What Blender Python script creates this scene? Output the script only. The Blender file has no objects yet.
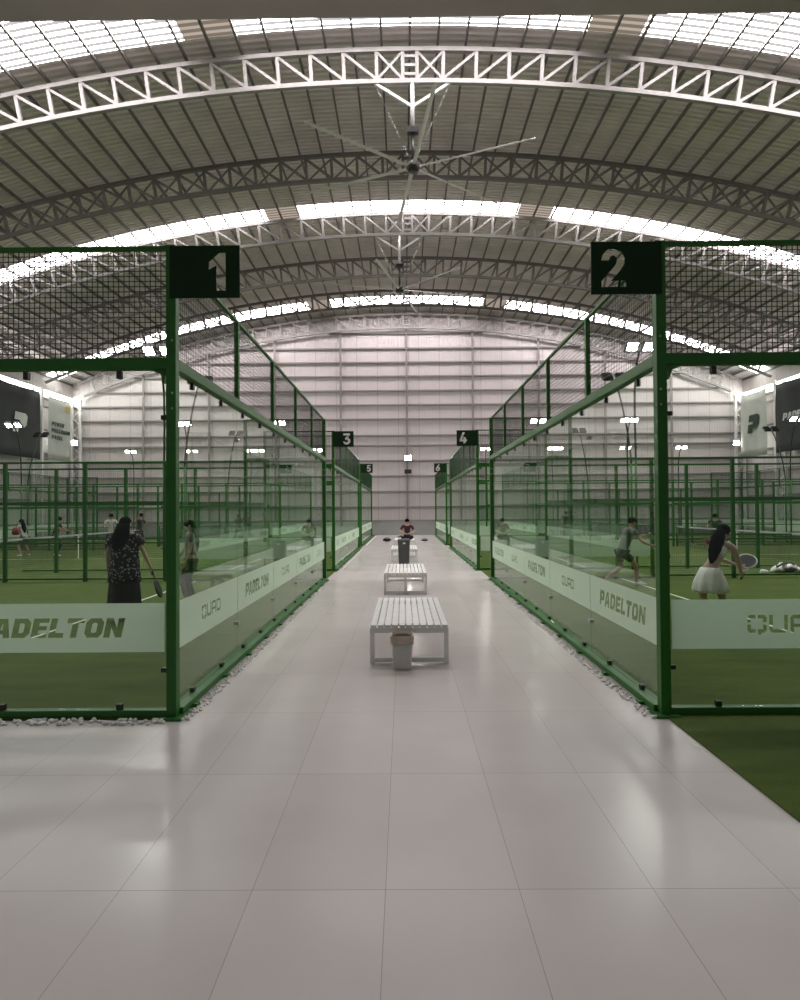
import bpy, bmesh, math, random
from mathutils import Vector, Matrix, Quaternion
random.seed(7)
SC = bpy.context.scene
COL = SC.collection
PI = math.pi

# ------------------------------------------------------------------ camera
CAMZ = 1.748
FPX = 610.0
def make_camera():
    cam = bpy.data.cameras.new('camera'); ob = bpy.data.objects.new('camera', cam); COL.objects.link(ob)
    cam.sensor_fit = 'HORIZONTAL'; cam.sensor_width = 36.0
    cam.lens = FPX/800*36.0
    cam.clip_start = .05; cam.clip_end = 400
    yc = Vector((3.5/FPX, -9.6/FPX, -1)).normalized()
    rho = math.radians(.42)
    zc = Vector((-math.sin(rho), math.cos(rho), 0)); zc = (zc - yc*zc.dot(yc)).normalized()
    xc = yc.cross(zc)
    R = Matrix((xc, yc, zc))            # rows: world axes in camera coordinates
    m = R.to_4x4(); m.translation = Vector((0, 0, CAMZ))
    ob.matrix_world = m
    SC.camera = ob
    return R
CR = make_camera()
def ray(px, py):
    return CR @ Vector(((px-400)/FPX, -(py-500)/FPX, -1))
def at(px, py, Y):
    d = ray(px, py); t = Y/d.y
    return Vector((d.x*t, Y, CAMZ+d.z*t))
def ground(px, py, z=0.0):
    d = ray(px, py); t = (z-CAMZ)/d.z
    return Vector((d.x*t, d.y*t, z))

# ------------------------------------------------------------------ materials
def newmat(name):
    m = bpy.data.materials.new(name); m.use_nodes = True
    nt = m.node_tree; nt.nodes.clear()
    return m, nt
def pmat(name, col, rough=.5, metal=0.0, noise=.06, scale=8.0, bump=0.0, spec=.5, bscale=None, coat=0.0):
    m, nt = newmat(name)
    o = nt.nodes.new('ShaderNodeOutputMaterial'); p = nt.nodes.new('ShaderNodeBsdfPrincipled')
    nt.links.new(p.outputs[0], o.inputs[0])
    p.inputs['Roughness'].default_value = rough; p.inputs['Metallic'].default_value = metal
    p.inputs['Specular IOR Level'].default_value = spec
    if coat: p.inputs['Coat Weight'].default_value = coat
    tc = nt.nodes.new('ShaderNodeTexCoord')
    n = nt.nodes.new('ShaderNodeTexNoise'); n.inputs['Scale'].default_value = scale; n.inputs['Detail'].default_value = 5
    nt.links.new(tc.outputs['Object'], n.inputs['Vector'])
    r = nt.nodes.new('ShaderNodeValToRGB')
    r.color_ramp.elements[0].position = .3; r.color_ramp.elements[1].position = .7
    r.color_ramp.elements[0].color = tuple(c*(1-noise) for c in col)+(1,)
    r.color_ramp.elements[1].color = tuple(min(1, c*(1+noise)) for c in col)+(1,)
    nt.links.new(n.outputs['Fac'], r.inputs[0]); nt.links.new(r.outputs[0], p.inputs['Base Color'])
    if bump:
        b = nt.nodes.new('ShaderNodeBump'); b.inputs['Strength'].default_value = bump; b.inputs['Distance'].default_value = .02
        n2 = nt.nodes.new('ShaderNodeTexNoise'); n2.inputs['Scale'].default_value = bscale or scale*6
        nt.links.new(tc.outputs['Object'], n2.inputs['Vector'])
        nt.links.new(n2.outputs['Fac'], b.inputs['Height']); nt.links.new(b.outputs[0], p.inputs['Normal'])
    return m
def emat(name, col, s):
    m, nt = newmat(name)
    o = nt.nodes.new('ShaderNodeOutputMaterial'); e = nt.nodes.new('ShaderNodeEmission')
    e.inputs[0].default_value = col+(1,); e.inputs[1].default_value = s
    nt.links.new(e.outputs[0], o.inputs[0]); return m
def glassmat(name, tint, ior=1.45, rough=0.0):
    m, nt = newmat(name)
    o = nt.nodes.new('ShaderNodeOutputMaterial'); mx = nt.nodes.new('ShaderNodeMixShader')
    t = nt.nodes.new('ShaderNodeBsdfTransparent'); t.inputs[0].default_value = tint+(1,)
    g = nt.nodes.new('ShaderNodeBsdfGlossy'); g.inputs['Roughness'].default_value = rough
    g.inputs[0].default_value = (.93, 1, .95, 1)
    ge = nt.nodes.new('ShaderNodeNewGeometry'); dp = nt.nodes.new('ShaderNodeVectorMath'); dp.operation = 'DOT_PRODUCT'
    nt.links.new(ge.outputs['Normal'], dp.inputs[0]); nt.links.new(ge.outputs['Incoming'], dp.inputs[1])
    def mth(op, a, b):
        q = nt.nodes.new('ShaderNodeMath'); q.operation = op
        for i, x in enumerate((a, b)):
            if x is None: continue
            if isinstance(x, (int, float)): q.inputs[i].default_value = x
            else: nt.links.new(x, q.inputs[i])
        return q.outputs[0]
    c = mth('ABSOLUTE', dp.outputs['Value'], None); f5 = mth('POWER', mth('SUBTRACT', 1.0, c), 5.0)
    fr = mth('ADD', mth('MULTIPLY', f5, .7), .025)
    nt.links.new(fr, mx.inputs[0]); nt.links.new(t.outputs[0], mx.inputs[1]); nt.links.new(g.outputs[0], mx.inputs[2])
    nt.links.new(mx.outputs[0], o.inputs[0]); return m
def frostmat(name, col, clear):
    m, nt = newmat(name)
    o = nt.nodes.new('ShaderNodeOutputMaterial'); mx = nt.nodes.new('ShaderNodeMixShader'); mx2 = nt.nodes.new('ShaderNodeMixShader')
    t = nt.nodes.new('ShaderNodeBsdfTransparent'); t.inputs[0].default_value = (.8, .92, .84, 1)
    d = nt.nodes.new('ShaderNodeBsdfDiffuse'); d.inputs[0].default_value = col+(1,)
    tr = nt.nodes.new('ShaderNodeBsdfTranslucent'); tr.inputs[0].default_value = col+(1,)
    mx2.inputs[0].default_value = .45
    nt.links.new(d.outputs[0], mx2.inputs[1]); nt.links.new(tr.outputs[0], mx2.inputs[2])
    mx.inputs[0].default_value = clear
    nt.links.new(mx2.outputs[0], mx.inputs[1]); nt.links.new(t.outputs[0], mx.inputs[2])
    nt.links.new(mx.outputs[0], o.inputs[0]); return m

def tilemat():
    m, nt = newmat('porcelain_tile'); L = nt.links.new; N = nt.nodes.new
    o = N('ShaderNodeOutputMaterial'); p = N('ShaderNodeBsdfPrincipled'); L(p.outputs[0], o.inputs[0])
    tc = N('ShaderNodeTexCoord'); sx = N('ShaderNodeSeparateXYZ'); L(tc.outputs['Object'], sx.inputs[0])
    def line(sock, off, per, w):
        a = N('ShaderNodeMath'); a.operation = 'ADD'; L(sock, a.inputs[0]); a.inputs[1].default_value = off+per*200
        b = N('ShaderNodeMath'); b.operation = 'MODULO'; L(a.outputs[0], b.inputs[0]); b.inputs[1].default_value = per
        c = N('ShaderNodeMath'); c.operation = 'LESS_THAN'; L(b.outputs[0], c.inputs[0]); c.inputs[1].default_value = w
        return c.outputs[0], a.outputs[0]
    lx, ax = line(sx.outputs[0], .095+.002, .614, .0035)
    ly, ay = line(sx.outputs[1], -2.834+.002, 1.234, .0045)
    mxm = N('ShaderNodeMath'); mxm.operation = 'MAXIMUM'; L(lx, mxm.inputs[0]); L(ly, mxm.inputs[1])
    # each tile a slightly different tone
    def cell(sock, per):
        d = N('ShaderNodeMath'); d.operation = 'DIVIDE'; L(sock, d.inputs[0]); d.inputs[1].default_value = per
        f = N('ShaderNodeMath'); f.operation = 'FLOOR'; L(d.outputs[0], f.inputs[0]); return f.outputs[0]
    cb = N('ShaderNodeCombineXYZ'); L(cell(ax, .614), cb.inputs[0]); L(cell(ay, 1.234), cb.inputs[1])
    wn = N('ShaderNodeTexWhiteNoise'); wn.noise_dimensions = '2D'; L(cb.outputs[0], wn.inputs['Vector'])
    n = N('ShaderNodeTexNoise'); n.inputs['Scale'].default_value = 1.3; n.inputs['Detail'].default_value = 6; L(tc.outputs['Object'], n.inputs['Vector'])
    ad = N('ShaderNodeMath'); ad.operation = 'MULTIPLY_ADD'; L(wn.outputs['Value'], ad.inputs[0]); ad.inputs[1].default_value = .35; L(n.outputs['Fac'], ad.inputs[2])
    r = N('ShaderNodeValToRGB'); r.color_ramp.elements[0].position = .3; r.color_ramp.elements[1].position = 1.0
    r.color_ramp.elements[0].color = (.60, .54, .53, 1); r.color_ramp.elements[1].color = (.69, .63, .62, 1)
    L(ad.outputs[0], r.inputs[0])
    mc = N('ShaderNodeMixRGB'); L(mxm.outputs[0], mc.inputs[0]); L(r.outputs[0], mc.inputs[1]); mc.inputs[2].default_value = (.40, .35, .34, 1)
    L(mc.outputs[0], p.inputs['Base Color'])
    n2 = N('ShaderNodeTexNoise'); n2.inputs['Scale'].default_value = 2.2; n2.inputs['Detail'].default_value = 4; L(tc.outputs['Object'], n2.inputs['Vector'])
    mr = N('ShaderNodeMapRange'); L(n2.outputs['Fac'], mr.inputs[0]); mr.inputs[3].default_value = .21; mr.inputs[4].default_value = .27
    L(mr.outputs[0], p.inputs['Roughness'])
    p.inputs['Specular IOR Level'].default_value = .38
    return m
def turfmat():
    m, nt = newmat('artificial_turf'); L = nt.links.new; N = nt.nodes.new
    o = N('ShaderNodeOutputMaterial'); p = N('ShaderNodeBsdfPrincipled'); L(p.outputs[0], o.inputs[0])
    tc = N('ShaderNodeTexCoord')
    n = N('ShaderNodeTexNoise'); n.inputs['Scale'].default_value = 1.1; n.inputs['Detail'].default_value = 8; n.inputs['Roughness'].default_value = .7
    mp = N('ShaderNodeMapping'); mp.inputs['Scale'].default_value = (.6, 2.2, 1); L(tc.outputs['Object'], mp.inputs[0]); L(mp.outputs[0], n.inputs['Vector'])
    n2 = N('ShaderNodeTexNoise'); n2.inputs['Scale'].default_value = 140; n2.inputs['Detail'].default_value = 2; L(tc.outputs['Object'], n2.inputs['Vector'])
    ad = N('ShaderNodeMath'); ad.operation = 'MULTIPLY_ADD'; L(n2.outputs['Fac'], ad.inputs[0]); ad.inputs[1].default_value = .6; L(n.outputs['Fac'], ad.inputs[2])
    r = N('ShaderNodeValToRGB'); r.color_ramp.elements[0].position = .5; r.color_ramp.elements[1].position = 1.1
    r.color_ramp.elements[0].color = (.038, .070, .012, 1); r.color_ramp.elements[1].color = (.098, .140, .030, 1)
    L(ad.outputs[0], r.inputs[0]); L(r.outputs[0], p.inputs['Base Color'])
    p.inputs['Roughness'].default_value = .9; p.inputs['Specular IOR Level'].default_value = .15
    b = N('ShaderNodeBump'); b.inputs['Strength'].default_value = .6; b.inputs['Distance'].default_value = .01
    L(n2.outputs['Fac'], b.inputs['Height']); L(b.outputs[0], p.inputs['Normal'])
    return m
def sidingmat():
    m, nt = newmat('metal_siding'); L = nt.links.new; N = nt.nodes.new
    o = N('ShaderNodeOutputMaterial'); p = N('ShaderNodeBsdfPrincipled'); L(p.outputs[0], o.inputs[0])
    tc = N('ShaderNodeTexCoord'); sx = N('ShaderNodeSeparateXYZ'); L(tc.outputs['Object'], sx.inputs[0])
    s = N('ShaderNodeMath'); s.operation = 'ADD'; L(sx.outputs[0], s.inputs[0]); L(sx.outputs[1], s.inputs[1])
    a = N('ShaderNodeMath'); a.operation = 'ADD'; L(s.outputs[0], a.inputs[0]); a.inputs[1].default_value = 300
    b = N('ShaderNodeMath'); b.operation = 'MODULO'; L(a.outputs[0], b.inputs[0]); b.inputs[1].default_value = 1.43
    c = N('ShaderNodeMath'); c.operation = 'LESS_THAN'; L(b.outputs[0], c.inputs[0]); c.inputs[1].default_value = .05
    n = N('ShaderNodeTexNoise'); n.inputs['Scale'].default_value = .5; n.inputs['Detail'].default_value = 5; L(tc.outputs['Object'], n.inputs['Vector'])
    r = N('ShaderNodeValToRGB'); r.color_ramp.elements[0].color = (.56, .50, .50, 1); r.color_ramp.elements[1].color = (.65, .59, .59, 1)
    L(n.outputs['Fac'], r.inputs[0])
    mc = N('ShaderNodeMixRGB'); L(c.outputs[0], mc.inputs[0]); L(r.outputs[0], mc.inputs[1]); mc.inputs[2].default_value = (.44, .41, .41, 1)
    L(mc.outputs[0], p.inputs['Base Color']); p.inputs['Roughness'].default_value = .55
    # fine vertical ribs
    w = N('ShaderNodeMath'); w.operation = 'MULTIPLY'; L(a.outputs[0], w.inputs[0]); w.inputs[1].default_value = 2*PI/.18
    si = N('ShaderNodeMath'); si.operation = 'SINE'; L(w.outputs[0], si.inputs[0])
    bp = N('ShaderNodeBump'); bp.inputs['Strength'].default_value = .25; bp.inputs['Distance'].default_value = .02
    L(si.outputs[0], bp.inputs['Height']); L(bp.outputs[0], p.inputs['Normal'])
    return m
def floralmat():
    m, nt = newmat('floral_fabric'); L = nt.links.new; N = nt.nodes.new
    o = N('ShaderNodeOutputMaterial'); p = N('ShaderNodeBsdfPrincipled'); L(p.outputs[0], o.inputs[0])
    tc = N('ShaderNodeTexCoord'); v = N('ShaderNodeTexVoronoi'); v.inputs['Scale'].default_value = 21
    v.inputs['Randomness'].default_value = 1
    n = N('ShaderNodeTexNoise'); n.inputs['Scale'].default_value = 40
    mx = N('ShaderNodeMixRGB'); mx.inputs[0].default_value = .045; L(tc.outputs['Object'], mx.inputs[1]); L(n.outputs['Color'], mx.inputs[2])
    L(tc.outputs['Object'], n.inputs['Vector']); L(mx.outputs[0], v.inputs['Vector'])
    r = N('ShaderNodeValToRGB'); r.color_ramp.elements[0].position = .24; r.color_ramp.elements[1].position = .34
    r.color_ramp.elements[0].color = (.42, .34, .34, 1); r.color_ramp.elements[1].color = (.008, .008, .012, 1)
    L(v.outputs['Distance'], r.inputs[0]); L(r.outputs[0], p.inputs['Base Color']); p.inputs['Roughness'].default_value = .8
    return m

M = dict(
    tile=tilemat(), turf=turfmat(), siding=sidingmat(), floral=floralmat(),
    green=pmat('green_paint', (.020, .125, .013), .45, 0, .12, 3, 0, .35),
    green_dark=pmat('dark_green_plate', (.005, .026, .007), .6, 0, .1, 4, 0, .2),
    wire=pmat('green_wire', (.006, .03, .008), .5, 0, .05),
    galv=pmat('roof_sheet', (.86, .795, .805), .5, .1, .10, .8),
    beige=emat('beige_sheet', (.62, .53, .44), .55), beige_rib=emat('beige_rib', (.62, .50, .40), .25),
    purlin=pmat('purlin_steel', (.14, .13, .12), .6, .1, .1, 2),
    truss=pmat('truss_paint', (.30, .28, .27), .5, 0, .05, 2), truss_dark=pmat('dark_truss', (.15, .135, .125), .55, 0, .1, 2),  # truss_dark: darker grey-brown tone given to some of the trusses
    white=pmat('white_paint', (.78, .77, .76), .4, 0, .03, 4),
    bench=pmat('white_slat', (.80, .79, .78), .45, 0, .05, 5),
    black=pmat('black_plastic', (.012, .012, .012), .4, 0, .1),
    steel=pmat('brushed_steel', (.5, .5, .48), .3, .9, .05),
    blade=pmat('aluminium_blade', (.72, .70, .69), .4, .15, .04),
    base=pmat('wall_base_grey', (.30, .30, .29), .7, 0, .08, 1),
    girt=pmat('girt_steel', (.27, .245, .24), .6, 0, .06, 2),
    bandark=pmat('dark_banner_cloth', (.035, .036, .036), .7, 0, .15, 1.2, .3, .3, 2),
    banlight=pmat('pale_banner_cloth', (.50, .51, .47), .7, 0, .06, 1.2, .3, .3, 2),
    inklight=pmat('pale_ink', (.62, .62, .60), .7), inkdark=pmat('dark_green_ink', (.02, .04, .02), .7),
    yellow=pmat('mustard_ink', (.55, .38, .12), .7),
    soffit=pmat('soffit_board', (.55, .50, .46), .8, 0, .05, .7),
    line=pmat('white_line', (.75, .77, .72), .8), pebble=pmat('white_pebble', (.82, .80, .78), .7, 0, .12, 14, .2),
    bin_white=pmat('pale_bin', (.62, .60, .57), .5), bin_liner=pmat('tan_liner', (.52, .44, .37), .6, 0, .15, 12, .3),
    bin_grey=pmat('grey_bin', (.075, .078, .078), .45), kraft=pmat('brown_board', (.16, .11, .08), .8),
    skin=pmat('skin', (.50, .33, .26), .55, 0, .05), skin_tan=pmat('tan_skin', (.36, .21, .15), .55, 0, .05),
    hair=pmat('black_hair', (.003, .0025, .0025), .85, 0, .3, 30, .4, .05), eye=pmat('eye', (.02, .015, .012), .2), lip=pmat('lip', (.36, .16, .14), .5),
    cloth_black=pmat('black_cloth', (.010, .010, .012), .85, 0, .2, 20), cloth_white=pmat('white_cloth', (.88, .86, .85), .8, 0, .05, 10, .3),
    cloth_grey=pmat('grey_cloth', (.10, .10, .105), .85, 0, .1, 10), cloth_dark=pmat('charcoal_cloth', (.03, .03, .032), .85, 0, .15, 14),
    cloth_red=pmat('red_cloth', (.26, .03, .03), .8), cloth_maroon=pmat('maroon_cloth', (.07, .015, .02), .8, 0, .2),
    cloth_green=pmat('deep_green_cloth', (.018, .06, .022), .85, 0, .25, 20), cloth_pink=pmat('pink_cloth', (.62, .40, .40), .8),
    cloth_pale=pmat('pale_cloth', (.45, .46, .44), .8), shoe=pmat('white_shoe', (.7, .7, .7), .5), mask=pmat('mask_cloth', (.55, .58, .58), .8),
    glass=glassmat('tempered_glass', (.90, .94, .905), 1.45), frost=frostmat('frosted_film', (.84, .93, .82), .2),
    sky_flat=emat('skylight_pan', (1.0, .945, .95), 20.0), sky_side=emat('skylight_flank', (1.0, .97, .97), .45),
    clere=emat('clerestory_daylight', (1, .95, .95), 12.0),
    lamp=emat('led_lens', (1, .95, .935), 110.0),
)

# ------------------------------------------------------------------ mesh helpers
class MB:
    def __init__(s): s.v = []; s.f = []; s.m = []; s.mi = 0
    def _add(s, vs, fs):
        o = len(s.v); s.v += [tuple(v) for v in vs]
        for f in fs: s.f.append(tuple(i+o for i in f)); s.m.append(s.mi)
    def box(s, x0, x1, y0, y1, z0, z1):
        x0, x1 = min(x0, x1), max(x0, x1); y0, y1 = min(y0, y1), max(y0, y1); z0, z1 = min(z0, z1), max(z0, z1)
        s._add([(x0, y0, z0), (x1, y0, z0), (x1, y1, z0), (x0, y1, z0), (x0, y0, z1), (x1, y0, z1), (x1, y1, z1), (x0, y1, z1)],
               [(0, 3, 2, 1), (4, 5, 6, 7), (0, 1, 5, 4), (1, 2, 6, 5), (2, 3, 7, 6), (3, 0, 4, 7)]); return s
    def bar(s, p, q, w, h=None, up=(0, 0, 1), caps=True):
        h = h or w; p = Vector(p); q = Vector(q); d = (q-p).normalized(); u = Vector(up)
        if abs(d.dot(u)) > .98: u = Vector((0, 1, 0)) if abs(d.y) < .9 else Vector((1, 0, 0))
        a = d.cross(u).normalized()*(w/2); b = a.cross(d).normalized()*(h/2)
        vs = [p-a-b, p+a-b, p+a+b, p-a+b, q-a-b, q+a-b, q+a+b, q-a+b]
        fs = [(0, 1, 5, 4), (1, 2, 6, 5), (2, 3, 7, 6), (3, 0, 4, 7)]
        if caps: fs += [(3, 2, 1, 0), (4, 5, 6, 7)]
        s._add(vs, fs); return s
    def rings(s, rings, cap=True):
        n = len(rings[0]); vs = [v for r in rings for v in r]; fs = []
        for k in range(len(rings)-1):
            for i in range(n):
                j = (i+1) % n; fs.append((k*n+i, k*n+j, (k+1)*n+j, (k+1)*n+i))
        if cap: fs.append(tuple(range(n))[::-1]); fs.append(tuple((len(rings)-1)*n+i for i in range(n)))
        s._add(vs, fs); return s
    def tube(s, pts, r, n=8, cap=True):
        pts = [Vector(p) for p in pts]; rs = r if isinstance(r, (list, tuple)) else [r]*len(pts)
        rr = []; prev = None
        for i, p in enumerate(pts):
            d = (pts[min(i+1, len(pts)-1)]-pts[max(i-1, 0)]).normalized()
            if prev is None:
                u = Vector((0, 0, 1)) if abs(d.z) < .9 else Vector((1, 0, 0)); a = d.cross(u).normalized()
            else: a = (prev-d*prev.dot(d)).normalized()
            prev = a; b = d.cross(a)
            rr.append([p+(a*math.cos(2*PI*k/n)+b*math.sin(2*PI*k/n))*rs[i] for k in range(n)])
        return s.rings(rr, cap)
    def lathe(s, prof, n=20, c=(0, 0, 0)):
        return s.rings([[(c[0]+r*math.cos(2*PI*k/n), c[1]+r*math.sin(2*PI*k/n), c[2]+z) for k in range(n)] for r, z in prof])
    def ell(s, c, r, n=12, m=8, rot=None):
        rr = []
        for j in range(m+1):
            th = PI*(j+.001)/(m+.002); ring = []
            for k in range(n):
                v = Vector((r[0]*math.sin(th)*math.cos(2*PI*k/n), r[1]*math.sin(th)*math.sin(2*PI*k/n), -r[2]*math.cos(th)))
                if rot is not None: v = rot @ v
                ring.append(v+Vector(c))
            rr.append(ring)
        return s.rings(rr)
    def mesh(s, name, mats, smooth=False):
        me = bpy.data.meshes.new(name); me.from_pydata(s.v, [], s.f)
        for m in (mats if isinstance(mats, (list, tuple)) else [mats]): me.materials.append(m)
        if any(s.m): me.polygons.foreach_set('material_index', s.m)
        me.update()
        bm = bmesh.new(); bm.from_mesh(me); bmesh.ops.recalc_face_normals(bm, faces=bm.faces); bm.to_mesh(me); bm.free()
        if smooth: me.polygons.foreach_set('use_smooth', [True]*len(me.polygons))
        return me
    def build(s, name, mats, parent=None, smooth=False, loc=None):
        return link(name, s.mesh(name, mats, smooth), parent, loc)
def link(name, me, parent=None, loc=None):
    o = bpy.data.objects.new(name, me); COL.objects.link(o)
    if parent is not None: o.parent = parent
    if loc is not None: o.location = loc
    return o
def tag(o, label=None, cat=None, group=None, kind=None):
    if label: o['label'] = label
    if cat: o['category'] = cat
    if group: o['group'] = group
    if kind: o['kind'] = kind
    return o
def empty(name, loc=(0, 0, 0), rz=0.0):
    o = bpy.data.objects.new(name, None); COL.objects.link(o); o.location = loc; o.rotation_euler = (0, 0, rz); o.empty_display_size = .2
    return o
KIDS = {}
def copy_tree(o, parent=None):
    c = o.copy(); COL.objects.link(c)
    if parent is not None: c.parent = parent
    for ch in [k for k in bpy.data.objects if k.parent == o]: copy_tree(ch, c)
    return c
def bevel(me, w=.005, seg=2):
    bm = bmesh.new(); bm.from_mesh(me)
    bmesh.ops.bevel(bm, geom=[e for e in bm.edges if len(e.link_faces) == 2 and e.calc_face_angle(0) > .6], offset=w, segments=seg, affect='EDGES', profile=.6)
    bm.to_mesh(me); bm.free(); return me

# flat shapes with holes (nested outlines), filled by a 2D curve and turned into a mesh
def flat(name, polys, mat, thick, matrix, parent=None):
    cu = bpy.data.curves.new(name, 'CURVE'); cu.dimensions = '2D'; cu.fill_mode = 'BOTH'; cu.extrude = thick/2
    for p in polys:
        sp = cu.splines.new('POLY'); sp.points.add(len(p)-1)
        for i, (x, y) in enumerate(p): sp.points[i].co = (x, y, 0, 1)
        sp.use_cyclic_u = True
    tmp = bpy.data.objects.new(name, cu); COL.objects.link(tmp)
    dg = bpy.context.evaluated_depsgraph_get()
    me = bpy.data.meshes.new_from_object(tmp.evaluated_get(dg))
    bpy.data.objects.remove(tmp); bpy.data.curves.remove(cu)
    me.transform(matrix); me.materials.clear(); me.materials.append(mat); me.name = name
    return link(name, me, parent)

# ------------------------------------------------------------------ lettering (outline, then counters)
GL = {
 'P': (1.0, [[(0, 0), (0, 1), (.82, 1), (1, .84), (1, .46), (.82, .3), (.38, .3), (.38, 0)], [(.38, .53), (.38, .77), (.62, .77), (.62, .53)]]),
 'A': (1.06, [[(0, 0), (.28, 1), (.78, 1), (1.06, 0), (.69, 0), (.645, .2), (.415, .2), (.37, 0)], [(.46, .41), (.53, .76), (.6, .41)]]),
 'D': (1.0, [[(0, 0), (0, 1), (.75, 1), (1, .78), (1, .22), (.75, 0)], [(.36, .25), (.36, .75), (.57, .75), (.64, .67), (.64, .33), (.57, .25)]]),
 'E': (.9, [[(0, 0), (0, 1), (.9, 1), (.9, .77), (.37, .77), (.37, .61), (.83, .61), (.83, .39), (.37, .39), (.37, .23), (.9, .23), (.9, 0)]]),
 'L': (.84, [[(0, 0), (0, 1), (.37, 1), (.37, .25), (.84, .25), (.84, 0)]]),
 'T': (.98, [[(.31, 0), (.31, .75), (0, .75), (0, 1), (.98, 1), (.98, .75), (.67, .75), (.67, 0)]]),
 'O': (1.02, [[(0, .22), (0, .78), (.2, 1), (.82, 1), (1.02, .78), (1.02, .22), (.82, 0), (.2, 0)], [(.36, .31), (.36, .69), (.43, .76), (.59, .76), (.66, .69), (.66, .31), (.59, .24), (.43, .24)]]),
 'N': (1.04, [[(0, 0), (0, 1), (.38, 1), (.68, .48), (.68, 1), (1.04, 1), (1.04, 0), (.68, 0), (.36, .52), (.36, 0)]]),
 'W': (1.4, [[(0, 1), (.36, 1), (.46, .4), (.58, 1), (.86, 1), (.97, .4), (1.06, 1), (1.4, 1), (1.16, 0), (.82, 0), (.72, .5), (.6, 0), (.24, 0)]]),
 'R': (1.0, [[(0, 0), (0, 1), (.82, 1), (1, .84), (1, .5), (.85, .36), (1, 0), (.62, 0), (.5, .3), (.36, .3), (.36, 0)], [(.36, .55), (.36, .77), (.64, .77), (.64, .55)]]),
 'C': (.95, [[(0, .22), (0, .78), (.2, 1), (.95, 1), (.95, .75), (.4, .75), (.36, .69), (.36, .31), (.4, .25), (.95, .25), (.95, 0), (.2, 0)]]),
 'I': (.36, [[(0, 0), (0, 1), (.36, 1), (.36, 0)]]),
 'S': (.95, [[(0, 0), (0, .24), (.58, .24), (.58, .38), (.12, .38), (0, .5), (0, .88), (.12, 1), (.95, 1), (.95, .76), (.37, .76), (.37, .62), (.83, .62), (.95, .5), (.95, .12), (.83, 0)]]),
}
TQ = {   # square stencil lettering: strokes as separate pieces
 'Q': (1.15, [[(0, .58), (0, .85), (.15, 1), (.5, 1), (.5, .8), (.22, .8), (.22, .58)], [(.62, 1), (.62, .8), (.93, .8), (.93, .58), (1.15, .58), (1.15, .85), (1.0, 1)],
              [(0, .46), (0, .15), (.15, 0), (.5, 0), (.5, .2), (.22, .2), (.22, .46)], [(.62, .2), (.62, -.12), (.84, -.12), (.84, 0), (1.0, 0), (1.15, .15), (1.15, .46), (.93, .46), (.93, .2)]]),
 'U': (1.1, [[(0, 1), (0, .15), (.15, 0), (.95, 0), (1.1, .15), (1.1, 1), (.88, 1), (.88, .2), (.22, .2), (.22, 1)]]),
 'A': (1.1, [[(0, 0), (0, .85), (.15, 1), (.95, 1), (1.1, .85), (1.1, 0), (.88, 0), (.88, .3), (.22, .3), (.22, 0)], [(.22, .49), (.22, .8), (.88, .8), (.88, .49)]]),
 'D': (1.1, [[(0, 0), (0, 1), (.95, 1), (1.1, .85), (1.1, .15), (.95, 0)], [(.22, .2), (.22, .8), (.88, .8), (.88, .2)]]),
}
def word(txt, h, glyphs, shear=0.0, gap=.12, xs=1.0):
    x = 0; out = []
    for ch in txt:
        if ch == ' ': x += .6; continue
        w, polys = glyphs[ch]
        for p in polys: out.append([((x+px*xs+shear*py)*h, py*h) for px, py in p])
        x += w*xs+gap
    w = (x-gap)*h
    return [[(a-w/2, b-h/2) for a, b in p] for p in out], w
PADELTON = lambda h: word('PADELTON', h, GL, .22, .09, .91)
QUAD = lambda h: word('QUAD', h, TQ, 0, .14, .95)
def shift(polys, dx, dy): return [[(x+dx, y+dy) for x, y in p] for p in polys]

DIG = {   # stencil digits in a 0..0.62 by 0..1 box
 1: [[(.2, 0), (.2, .66), (.0, .55), (.0, .76), (.26, 1), (.44, 1), (.44, 0)]],
 2: [[(0, .7), (.04, .86), (.18, .99), (.36, 1), (.54, .92), (.62, .77), (.6, .6), (.5, .44), (.26, .17), (.46, .17), (.41, 0), (0, 0), (0, .15), (.36, .56), (.41, .67), (.4, .77), (.32, .83), (.24, .8), (.2, .7)], [(.52, .17), (.64, .17), (.64, 0), (.46, 0)]],
 3: [[(0, .98), (.58, .98), (.58, .82), (.4, .6), (.54, .54), (.62, .4), (.6, .2), (.48, .06), (.3, 0), (.12, .03), (0, .14), (0, .32), (.14, .24), (.26, .18), (.36, .22), (.42, .32), (.36, .42), (.16, .44), (.16, .58), (.34, .8), (0, .8)]],
 4: [[(.34, 0), (.34, .2), (0, .2), (0, .38), (.26, 1), (.46, 1), (.22, .38), (.34, .38), (.34, .58), (.54, .58), (.54, .38), (.64, .38), (.64, .2), (.54, .2), (.54, 0)]],
 5: [[(.04, .44), (.1, 1), (.58, 1), (.58, .82), (.26, .82), (.24, .64), (.44, .62), (.6, .48), (.62, .26), (.52, .08), (.32, 0), (.14, .02), (0, .12), (0, .3), (.18, .2), (.32, .2), (.41, .3), (.4, .42), (.3, .48), (.2, .44)]],
 6: [[(.36, 1), (.58, 1), (.38, .66), (.52, .62), (.62, .46), (.6, .2), (.46, .04), (.3, 0), (.12, .05), (.0, .2), (.0, .42), (.08, .56)], [(.31, .17), (.2, .24), (.2, .36), (.3, .46), (.41, .38), (.42, .25)]],
}

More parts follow.
